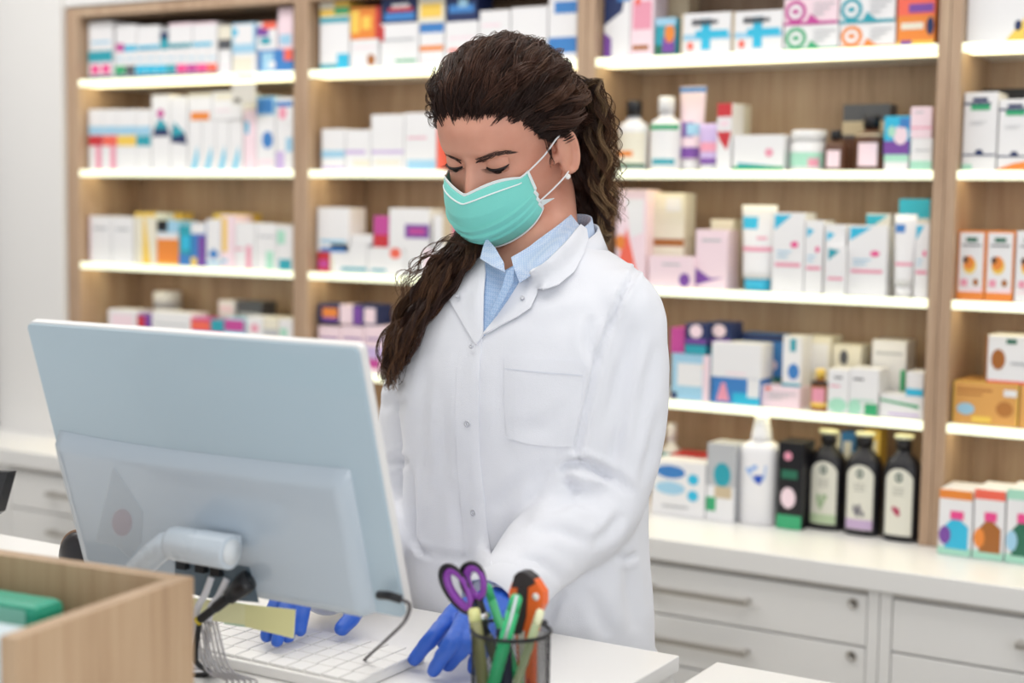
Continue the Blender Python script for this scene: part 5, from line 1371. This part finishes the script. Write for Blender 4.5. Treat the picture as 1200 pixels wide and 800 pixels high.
# ------------------------------------------------------------------ trousers and shoes (behind the desk)
TR = cloth('pale_trouser_cloth', '#d9dade')
b = MB()
for sg, nm in ((-1, 0), (1, 0)):
    q = MB(); capsule(q, [(2.265 + sg * .085, -1.31, .92), (2.265 + sg * .088, -1.33, .50), (2.265 + sg * .088, -1.315, .10)], [.095, .068, .055], 20)
    if sg < 0: b = q
    else: b.v += [tuple(p) for p in q.v]; o_ = len(b.v) - len(q.v); b.f += [tuple(i + o_ for i in f) for f in q.f]
co2, fs2 = remesh(b, .01, 4); t_ = MB(); t_.add(co2.tolist(), fs2, TR, True); child(t_, 'trousers')
for sg in (-1, 1):
    q = MB(); x = 2.265 + sg * .088
    capsule(q, [(x, -1.28, .04), (x, -1.36, .045), (x, -1.44, .034)], [.036, .038, .032], 18); capsule(q, [(x, -1.30, .07), (x, -1.305, .05)], [.036, .04], 16)
    for k, p in enumerate(q.v): q.v[k] = (p[0], p[1], max(.0006, p[2]))
    c3, f3 = remesh(q, .006, 2); c3[:, 2] = np.maximum(c3[:, 2], .0006); s_ = MB(); s_.add(c3.tolist(), f3, mat('#eceaea', .5), True); child(s_, 'shoe')

# ------------------------------------------------------------------ gloves
GLV = mat('#2f62c8', .42, spec=.5, bump=.15, scale=120, name='blue_nitrile')
def glove(wr, kn, fingers, thumb, fr, name, cuff):
    b = MB(); wr = Vector(wr)
    for (k_, f_) in zip(kn, fingers):
        k_ = Vector(k_); P = [Vector(p) for p in f_]
        capsule(b, [wr.lerp(k_, .12), wr.lerp(k_, .6), k_], [.0175, .0135, .0112], 14)
        capsule(b, [k_] + P, [.0104, .0092, .0082, .0070][:len(P) + 1], 14)
    for i in range(3):
        a, c = Vector(kn[i]), Vector(kn[i + 1]); capsule(b, [wr.lerp(a, .3), a.lerp(c, .5) + (wr - a) * .12], [.016, .0105], 12)
    T = [Vector(p) for p in thumb]; capsule(b, T, [.0150, .0125, .0100, .0085][:len(T)], 14)
    cu = [Vector(p) for p in cuff]; capsule(b, [wr] + cu, [.0225, .0240, .0230][:len(cu) + 1], 20)
    c3, f3 = remesh(b, .0017, 4)
    n3 = normals(c3, f3)
    for i in range(len(c3)): c3[i] += n3[i] * .0009 * mnoise.noise(Vector(c3[i]) * 95)
    m_ = MB(); m_.add(c3.tolist(), f3, GLV, True); return child(m_, name)
z = DZ
def q3(x, y, zz): return at_z(x, y, zz)
wrL = q3(598, 696, 1.090)
knL = [q3(533, 717, 1.083), q3(546, 722, 1.086), q3(561, 727, 1.083), q3(574, 733, 1.077)]
fL = [[q3(512, 741, 1.074), q3(497, 758, 1.058), q3(485, 773, 1.0425)],
      [q3(531, 750, 1.076), q3(517, 771, 1.056), q3(508, 786, 1.0405)],
      [q3(549, 752, 1.073), q3(535, 768, 1.056), q3(526, 780, 1.0425)],
      [q3(567, 757, 1.066), q3(559, 772, 1.052), q3(555, 783, 1.042)]]
thL = [q3(585, 705, 1.080), q3(548, 722, 1.066), q3(528, 737, 1.055), q3(520, 752, 1.044)]
glove(wrL, knL, fL, thL, None, 'glove', [q3(606, 690, 1.094), q3(616, 682, 1.098)])
# her right hand, mostly behind the monitor: finger tips at the keyboard
KZ = DZ + .0275
tips = [q3(352, 738, KZ + .004), q3(338, 746, KZ), q3(325, 751, KZ), q3(312, 745, KZ)]
wrR = Vector(RWR) + Vector((.006, -.012, -.002))
fR, knR = [], []
for i, t in enumerate(tips):
    d = (wrR - t); d.z = 0; d.normalize()
    side = Vector((-d.y, d.x, 0)) * (.009 * (i - 1.5)) * .2
    L = [.070, .078, .073, .058][i]
    k_ = t + d * L + Vector((0, 0, .036)) + side; knR.append(k_)
    fR.append([t + d * L * .62 + Vector((0, 0, .040)), t + d * L * .22 + Vector((0, 0, .020)), t + Vector((0, 0, .0)) ])
tt_ = q3(400, 736, KZ + .002)
glove(wrR, knR, fR, [wrR.lerp(knR[0], .3) + Vector((.012, 0, -.008)), (wrR.lerp(knR[0], .5) + tt_) / 2 + Vector((.018, .01, -.002)), tt_ + Vector((0, .022, .010)), tt_], None, 'glove', [Vector(RWR) + Vector((-.008, .03, .004)), Vector(RF) + Vector((0, 0, .0))])
# cuffs
for W_, F_ in ((LWR, LF), (RWR, RF)):
    w_, f_ = Vector(W_), Vector(F_); d = (w_ - f_).normalized(); b = MB()
    prof = [(.0365, -.030), (.0385, -.006), (.0385, .034), (.0365, .035), (.034, .030), (.034, -.006)]
    M_ = Matrix.Translation(w_) @ d.to_track_quat('Z', 'Y').to_matrix().to_4x4()
    n = 32; vs_, fs_ = [], []
    for (r_, z_) in prof:
        for k in range(n):
            a = 2 * PI * k / n; rr = r_ * (1 + .02 * math.sin(3 * a) + .012 * math.sin(5 * a + 1)); vs_.append(M_ @ Vector((rr * math.cos(a), rr * math.sin(a), z_)))
    for i in range(len(prof) - 1):
        for k in range(n): fs_.append((i * n + k, i * n + (k + 1) % n, (i + 1) * n + (k + 1) % n, (i + 1) * n + k))
    b.add(vs_, fs_, COAT, True); child(b, 'cuff', coat, True)

# ------------------------------------------------------------------ mask
MINT = cloth('mint_mask_fabric', '#7fd8cc', .8, 700, .2); MWHITE = cloth('white_mask_edge', '#e8efee', .8, 900, .1)
N, Mv = 48, 40
def mask_pt(u, v, off=0):
    s = 1 if u >= 0 else -1; a = abs(u)
    zc = np.interp(v, [0, .12, .3, .5, .75, 1], [-.026, -.036, -.052, -.069, -.087, -.108])
    yc = np.interp(v, [0, .12, .3, .5, .75, 1], [-.1085, -.1175, -.1215, -.1185, -.1105, -.088])
    xs = np.interp(v, [0, .5, 1], [.059, .062, .060]); ys = np.interp(v, [0, .5, 1], [-.052, -.048, -.040]); zs = np.interp(v, [0, .5, 1], [-.018, -.044, -.074])
    if v > .55:
        k = (v - .55) / .45; zs -= 0
    x = xs * math.sin(a * PI / 2) ** (.95)
    w_ = (1 - math.cos(a * PI / 2)) ** .9
    y = yc * (1 - w_) + ys * w_; z_ = zc * (1 - a ** 1.5) + zs * a ** 1.5
    if v < .25: z_ += .009 * math.sin(PI * min(1, a * 1.25)) * (1 - v / .25); y -= -.004 * math.sin(PI * min(1, a * 1.1)) * (1 - v / .25)
    # pleats
    for pv, am in ((.50, .0040), (.66, .0042), (.80, .0036)):
        y -= am * np.clip((v - pv + .02) / .02, 0, 1) * np.clip((pv + .14 - v) / .14, 0, 1)
    return hl(s * x, y - off, z_)
mk = MB(); vs_ = [mask_pt(-1 + 2 * i / N, j / Mv) for i in range(N + 1) for j in range(Mv + 1)]
def cells(cond): return [(i * (Mv + 1) + j, (i + 1) * (Mv + 1) + j, (i + 1) * (Mv + 1) + j + 1, i * (Mv + 1) + j + 1) for i in range(N) for j in range(Mv) if cond(i, j)]
edge_ = lambda i, j: i < 1 or i >= N - 1 or j < 1 or j >= Mv - 1
mk.add(vs_, cells(lambda i, j: not edge_(i, j)), MINT, True); mk.add(vs_, cells(edge_), MWHITE, True)
mask = child(mk, 'face_mask')
sm = mask.modifiers.new('thickness', 'SOLIDIFY'); sm.thickness = .0012; sm.offset = 0
b = MB(); b.tube([mask_pt(u, .105, .0012) for u in np.linspace(-.62, .82, 40)], .0011, MWHITE, 6, flat=.5); child(b, 'nose_wire', mask)
b = MB()
for j_ in (.0, 1.0): b.tube([mask_pt(u, j_, .0004) for u in np.linspace(-1, 1, 50)], .0009, MWHITE, 6)
for u_ in (-1, 1): b.tube([mask_pt(u_, v, .0002) for v in np.linspace(0, 1, 20)], .0011, MWHITE, 6)
child(b, 'edge_binding', mask)
ELA = mat('#f0eeee', .7)
b = MB(); e0 = mask_pt(1, .02); e1 = hl(.083, -.014, .008); e2 = hl(.080, .004, .006)
b.tube(curve_pts([e0, e0.lerp(e1, .5) + HM.to_3x3() @ Vector((.003, 0, 0)), e1, e2]), .0011, ELA, 6); child(b, 'ear_loop', mask)
b = MB(); f0 = mask_pt(1, .80); f1 = hl(.084, -.008, -.040)
b.tube(curve_pts([f0, f0.lerp(f1, .5) + HM.to_3x3() @ Vector((.002, 0, 0)), f1, hl(.079, .004, -.034)]), .0011, ELA, 6); child(b, 'ear_loop', mask)
b = MB(); b.poly([mask_pt(1, .78), mask_pt(1, .93), mask_pt(1, .9) + HM.to_3x3() @ Vector((.012, .012, .004))], MWHITE, HM.to_3x3() @ Vector((.001, 0, 0))); child(b, 'loop_tab', mask)
b = MB(); b.sphere(hl(.0840, -.009, -.0445), .0036, mat('#f4f1ec', .15, coat=.6), 10); child(b, 'earring')
# ------------------------------------------------------------------ hair
HAIR = bpy.data.materials.new('dark_brown_hair'); HAIR.use_nodes = True
_nt = HAIR.node_tree; _b = _nt.nodes['Principled BSDF']
_at = _nt.nodes.new('ShaderNodeAttribute'); _at.attribute_name = 'tone'
_nt.links.new(_at.outputs['Color'], _b.inputs['Base Color'])
_b.inputs['Roughness'].default_value = .45; _b.inputs['Specular IOR Level'].default_value = .28
hr = np.random.RandomState(11)
EC = np.array([0, .002, .003]); ER = np.array([.0775, .0930, .0960])
HMa = np.array(HM)
def toW(P): return P @ HMa[:3, :3].T + HMa[:3, 3]
def hairline(phi):          # phi 0 front .. 180 back, height where the hair starts
    return np.interp(phi, [0, 18, 35, 50, 62, 72, 80, 90, 105, 118, 130, 150, 180], [.050, .051, .049, .042, .030, .014, .006, .024, .016, -.012, -.045, -.07, -.075])
SV, SF, SC = [], [], []
def add_strands(paths, rad, tones):
    """paths (n,L,3), rad (L,), tones (n,L,3)"""
    n, L, _ = paths.shape
    base = sum(len(a) for a in SV)
    T = np.gradient(paths, axis=1); T /= np.linalg.norm(T, axis=2, keepdims=True) + 1e-9
    A = np.cross(T, np.array([.31, .52, .79])); A /= np.linalg.norm(A, axis=2, keepdims=True) + 1e-9
    B = np.cross(T, A)
    V = np.stack([paths + (A * math.cos(a) + B * math.sin(a)) * rad[None, :, None] for a in (0, 2 * PI / 3, 4 * PI / 3)], 2)   # n,L,3,3
    SV.append(V.reshape(-1, 3)); SC.append(np.repeat(tones[:, :, None, :], 3, 2).reshape(-1, 3))
    idx = np.arange(n * L * 3).reshape(n, L, 3) + base
    for k in range(3):
        q = np.stack([idx[:, :-1, k], idx[:, :-1, (k + 1) % 3], idx[:, 1:, (k + 1) % 3], idx[:, 1:, k]], -1)
        SF.append(q.reshape(-1, 4))
def resample(P, L):
    P = np.array([tuple(p) for p in curve_pts([Vector(p) for p in P], 8)]); d = np.r_[0, np.cumsum(np.linalg.norm(np.diff(P, axis=0), axis=1))]
    t = np.linspace(0, d[-1], L); return np.stack([np.interp(t, d, P[:, k]) for k in range(3)], 1), d[-1]
def lin3(h): return np.array(rgb(h)[:3])
DK, MD, LT, BL_ = lin3('#2b1913'), lin3('#472c20'), lin3('#7a5538'), lin3('#b8966c')
def clump(P, n, wid, amp, wl, L=26, tip=.25, c0=DK, c1=MD, spread=1.0, rad=.00042, amp0=.15):
    C, LEN = resample(P, L); t = np.linspace(0, 1, L)
    T = np.gradient(C, axis=0); T /= np.linalg.norm(T, axis=1, keepdims=True)
    ref = hr.normal(size=3); A = np.cross(T, ref); A /= np.linalg.norm(A, axis=1, keepdims=True); B = np.cross(T, A)
    ph = hr.uniform(0, 2 * PI); k = 2 * PI * LEN / wl * hr.uniform(.85, 1.15); am = amp * (amp0 + (1 - amp0) * np.clip(t * 1.6, 0, 1))
    C = C + A * (am * np.sin(k * t + ph))[:, None] + B * (am * .7 * np.cos(k * t + ph))[:, None]
    w_ = wid * (1 - (1 - tip) * t ** 1.5) * spread
    w_ = w_ * np.clip(.6 + t * 5, 0, 1)
    r_ = np.sqrt(hr.uniform(0, 1, n)); a_ = hr.uniform(0, 2 * PI, n)
    ox, oy = r_ * np.cos(a_), r_ * np.sin(a_)
    tw = hr.uniform(-1, 1) * 1.5
    ca, sa = np.cos(tw * t), np.sin(tw * t)
    X = ox[:, None] * ca - oy[:, None] * sa; Y = ox[:, None] * sa + oy[:, None] * ca
    p2 = hr.uniform(0, 6.28, (n, 1)); sub = amp * .25 * np.sin(k * 1.3 * t[None] + p2) * t[None]
    P_ = C[None] + A[None] * (X * w_ + sub)[:, :, None] + B[None] * (Y * w_ + sub * .6)[:, :, None]
    # a few stray ends
    cut = hr.uniform(.82, 1.0, n)
    tt = t[None] * cut[:, None]; ii = tt * (L - 1); i0 = np.clip(ii.astype(int), 0, L - 2); f_ = (ii - i0)[:, :, None]
    nn_ = np.arange(n)[:, None]; P_ = P_[nn_, i0] * (1 - f_) + P_[nn_, i0 + 1] * f_
    mixr = hr.uniform(.2, 1, (n, 1, 1)); g_ = (t[None, :, None] ** 1.3) * mixr
    tone = c0 * (1 - g_) + c1 * g_
    tone = tone * hr.uniform(.75, 1.3, (n, 1, 1))
    rad_ = rad * (1 - .65 * t ** 2) * np.clip(.3 + t * 14, 0, 1)
    add_strands(P_, rad_, np.broadcast_to(tone, P_.shape))
def scalp(d, lift):
    d = d / np.linalg.norm(d); s_ = 1 / np.sqrt(((d / ER) ** 2).sum()); return EC + d * (s_ + lift)
GL = np.array([.004, .108, .010])            # where the hair is gathered
def swept(phi, z, lift0, liftm, wave=.005, n=22, wid=.006, **kw):
    side = 1 if phi >= 0 else -1
    x, y = math.sin(R(phi)), -math.cos(R(phi))
    zz = (z - EC[2]); rxy = math.sqrt(max(.02, 1 - (zz / ER[2]) ** 2))
    d0 = np.array([x * ER[0] * rxy, y * ER[1] * rxy, zz]); g_ = GL + np.array([hr.uniform(-.035, .035), 0, hr.uniform(-.03, .04)]) - EC
    P = []
    for t in np.linspace(0, 1, 9):
        a = d0 / np.linalg.norm(d0); b_ = g_ / np.linalg.norm(g_)
        om = math.acos(np.clip(a @ b_, -1, 1)); v = (math.sin((1 - t) * om) * a + math.sin(t * om) * b_) / math.sin(om)
        up = .05 * math.sin(PI * t) * max(0, 1 - abs(phi) / 120)   # rise over the crown instead of cutting round the side
        v = v + np.array([0, 0, up])
        P.append(toW(scalp(v, lift0 + liftm * math.sin(PI * min(1, t ** .75 * 1.1)) ** .7 - (.003 if t == 0 else 0))))
    clump(P, n, wid, wave, .075, L=24, tip=.9, **kw)
# solid under-layer so that no scalp shows
cap = MB(); NP, NZ = 72, 30
vs_, fs_ = [], []
for i in range(NP):
    phi = -180 + 360 * i / NP; h = float(hairline(abs(phi))) + .001
    for j in range(NZ + 1):
        t = j / NZ; zz = h + (EC[2] + ER[2] - h) * (1 - (1 - t) ** 1.7)
        q = min(.9999, max(-.9999, (zz - EC[2]) / ER[2])); rr = math.sqrt(1 - q * q)
        d = np.array([math.sin(R(phi)) * ER[0] * rr, -math.cos(R(phi)) * ER[1] * rr, q * ER[2]])
        vs_.append(toW(scalp(d, .0003 + .007 * min(1, t * 2.2) ** .8)))
for i in range(NP):
    for j in range(NZ): 
        k = (i + 1) % NP; fs_.append((i * (NZ + 1) + j, k * (NZ + 1) + j, k * (NZ + 1) + j + 1, i * (NZ + 1) + j + 1))
capm = mat('#1d120f', .7); cap.add(vs_, fs_, capm, True)
# swept-back top and sides
for i in range(280):
    phi = hr.uniform(-88, 88); z = float(hairline(abs(phi))) + hr.uniform(-.004, .006)
    fr = max(0, 1 - abs(phi) / 70)
    swept(phi, z, hr.uniform(0, .003), .004 + .012 * fr + hr.uniform(-.003, .006), wave=.0045 + .003 * fr, n=16, wid=.0055, c1=MD if hr.rand() < .75 else LT)
for i in range(210):
    phi = hr.uniform(-125, 125); h = float(hairline(abs(phi)))
    z = hr.uniform(h, .092); top = np.clip((z - .02) / .08, 0, 1)
    swept(phi, z, .004 + .005 * top + hr.uniform(0, .005), .007 + .005 * top, wave=.0055, n=22, wid=.0065, c1=MD if hr.rand() < .8 else LT)
for i in range(52):           # broad wavy locks lying on top
    phi = hr.uniform(-70, 95); z = hr.uniform(float(hairline(abs(phi))) + .004, .085)
    swept(phi, z, .006 + hr.uniform(0, .003), .012 + hr.uniform(0, .005), wave=.0085, n=40, wid=.0085, c0=MD, c1=LT if hr.rand() < .3 else MD)
# loose volume on the crown with curls breaking the outline
for i in range(70):
    phi = hr.uniform(-60, 75); z = hr.uniform(.045, .09)
    swept(phi, z, .006 + hr.uniform(0, .006), .009 + hr.uniform(0, .006), wave=.008, n=14, wid=.0045, c1=MD if hr.rand() < .6 else LT)
for i in range(26):
    phi = hr.uniform(-60, 10); z = float(hairline(abs(phi))) + hr.uniform(.0, .03)
    swept(phi, z, .004, .018 + hr.uniform(0, .006), wave=.010, n=5, wid=.0025, rad=.0003)
# short curls hanging out in front of the forehead's left edge
DQ = (hl(-.050, -.072, .055) - CAM).dot(fwd)
for i in range(9):
    a = at_d(511 + hr.uniform(-3, 6), 78 + i * 6, DQ + hr.uniform(-.012, .015)); 
    P = [a, at_d(507 + hr.uniform(-3, 3), 88 + i * 6, DQ - .006), at_d(503 + hr.uniform(-5, 4), 104 + i * 4, DQ - .008), at_d(510 + hr.uniform(-3, 3), 118 + i * 4, DQ)]
    clump(P, 8, .003, .004, .03, L=20, rad=.0003)
# baby hairs in front of the ear
for i in range(5):
    a = hl(.0755, -.024 + hr.uniform(-.006, .004), .012 + hr.uniform(-.012, .012)); b_ = hl(.076, -.024 + hr.uniform(-.005, .005), -.020 + hr.uniform(-.012, .006))
    clump([a, a.lerp(b_, .5) + HM.to_3x3() @ Vector((.003, 0, 0)), b_], 6, .002, .0015, .02, L=12, rad=.00025)
# ponytail behind her left side
Gw = Vector(toW(GL + np.array([0, -.004, 0])))
for i in range(105):
    s_ = hr.uniform(0, 1); dp = hr.uniform(-.030, .035)
    Y = lambda b_: b_ + dp
    r0 = Vector(toW(scalp(np.array([hr.uniform(-.02, .06), .085, hr.uniform(-.06, .045)]), hr.uniform(.004, .016))))
    x1, x2, x3, x4 = 668 + 36 * s_, 662 + 50 * s_, 661 + 56 * s_, 672 + 54 * s_
    e = hr.uniform(-6, 6)
    P = [r0, at_y(676 + 20 * s_ + e, 98 + 8 * (1 - s_), Y(-1.268)), at_y(x1 + e, 118 + 20 * (1 - s_), Y(-1.262)), at_y(x2 + e, 175, Y(-1.250)), at_y(x3, 222, Y(-1.235)), at_y(x4, 262 + hr.uniform(-8, 8), Y(-1.215))]
    if s_ < .75: P.append(at_y(x4 - 6, 300 + hr.uniform(-14, 10), -1.175 + hr.uniform(0, .03)))
    out = s_ > .62 and hr.rand() < .75
    clump(P, 22, .0052, .0085, .062, L=46, tip=.35, c0=DK, c1=(BL_ if out and hr.rand() < .35 else LT) if out else MD, rad=.0004, amp0=.35)
for i in range(16):           # single springy outer curls
    e = hr.uniform(0, 10); P = [at_y(690 + e, 100 + 6 * hr.rand(), -1.26), at_y(708 + e, 130, -1.25), at_y(714 + e, 175, -1.24), at_y(718 + e, 220, -1.23), at_y(722 + e, 262, -1.22)]
    clump(P, 4, .002, .010, .045, L=50, c0=MD, c1=BL_ if i % 2 else LT, rad=.0003, amp0=.6)
# the length brought forward over her right shoulder
def over(x, y, off, Ydef):
    h, n_ = hit(coat_bvh, x, y)
    if h is not None and abs(h.y - Ydef) < .10:
        return h + Vector((0, -off, .0)) 
    return at_y(x, y, Ydef)
for i in range(95):
    s_ = hr.uniform(0, 1); e = hr.uniform(-4, 4); of = .006 + hr.uniform(0, .024)
    # left limit .. right limit at each height
    L_l = [(536, 276), (506, 312), (478, 352), (463, 392), (459, 425)]
    L_r = [(567, 284), (556, 310), (536, 335), (508, 376), (482, 420)]
    q = [(a[0] + (b_[0] - a[0]) * s_ + e, a[1] + (b_[1] - a[1]) * s_) for a, b_ in zip(L_l, L_r)]
    P = [hl(-.05 + .02 * s_, .065, -.03), hl(-.048 + .018 * s_, .045, -.085), at_y(q[0][0] + 6, q[0][1] - 8, -1.375)]
    P += [at_y(q[0][0], q[0][1] + 4, -1.395)]
    for k, Yd in ((1, -1.42), (2, -1.435), (3, -1.445), (4, -1.45)):
        P.append(over(q[k][0], q[k][1], of, Yd))
    endx, endy = 468 + hr.uniform(-9, 8), 446 + hr.uniform(-10, 10)
    if hr.rand() < .55: P.append(over(endx, endy, of, -1.45))
    clump(P, 22, .0052, .0055, .085 * hr.uniform(.7, 1.4), L=52, tip=.25, c0=DK, c1=LT if hr.rand() < .6 else MD, rad=.0004, amp0=.2)
for i in range(14):           # flying ends at the left
    y0 = 278 + hr.uniform(0, 30)
    P = [at_y(548, y0, -1.41), at_y(520 + hr.uniform(-5, 5), y0 + 2 + hr.uniform(-12, 8), -1.42), at_y(495 + hr.uniform(-5, 5), y0 + 12 + hr.uniform(-14, 10), -1.425), at_y(472 + hr.uniform(-8, 8), y0 + 34 + hr.uniform(-10, 20), -1.43), at_y(464 + hr.uniform(-6, 14), y0 + 66 + hr.uniform(-10, 25), -1.43)]
    clump(P, 5, .002, .006, .05, L=36, c0=MD, c1=LT, rad=.0003)
for i in range(12):
    P = [over(490 + hr.uniform(-10, 10), 395, .02, -1.45), over(474 + hr.uniform(-8, 8), 420, .02, -1.45), over(466 + hr.uniform(-8, 8), 440, .018, -1.45), over(460 + hr.uniform(-3, 14), 456 + hr.uniform(-6, 3), .016, -1.45)]
    clump(P, 6, .0025, .004, .04, L=24, c0=MD, c1=BL_ if i % 3 else LT, rad=.0003)
V = np.concatenate(SV); Fq = np.concatenate(SF); Cc = np.concatenate(SC)
me = bpy.data.meshes.new('hair')
V = V - np.array(BASE)
me.vertices.add(len(V)); me.vertices.foreach_set('co', V.ravel().astype(np.float32))
me.loops.add(len(Fq) * 4); me.loops.foreach_set('vertex_index', Fq.ravel().astype(np.int32))
me.polygons.add(len(Fq)); me.polygons.foreach_set('loop_start', np.arange(0, len(Fq) * 4, 4, dtype=np.int32))
me.polygons.foreach_set('use_smooth', np.ones(len(Fq), dtype=bool))
me.update(calc_edges=True)
ca_ = me.color_attributes.new('tone', 'FLOAT_COLOR', 'POINT')
ca_.data.foreach_set('color', np.c_[Cc, np.ones(len(Cc))].ravel().astype(np.float32))
me.materials.append(HAIR)
hair = bpy.data.objects.new('hair', me); COL.objects.link(hair); hair.parent = person; hair['label'] = 'long dark brown wavy hair gathered behind the head'
child(cap, 'hair_roots', hair)
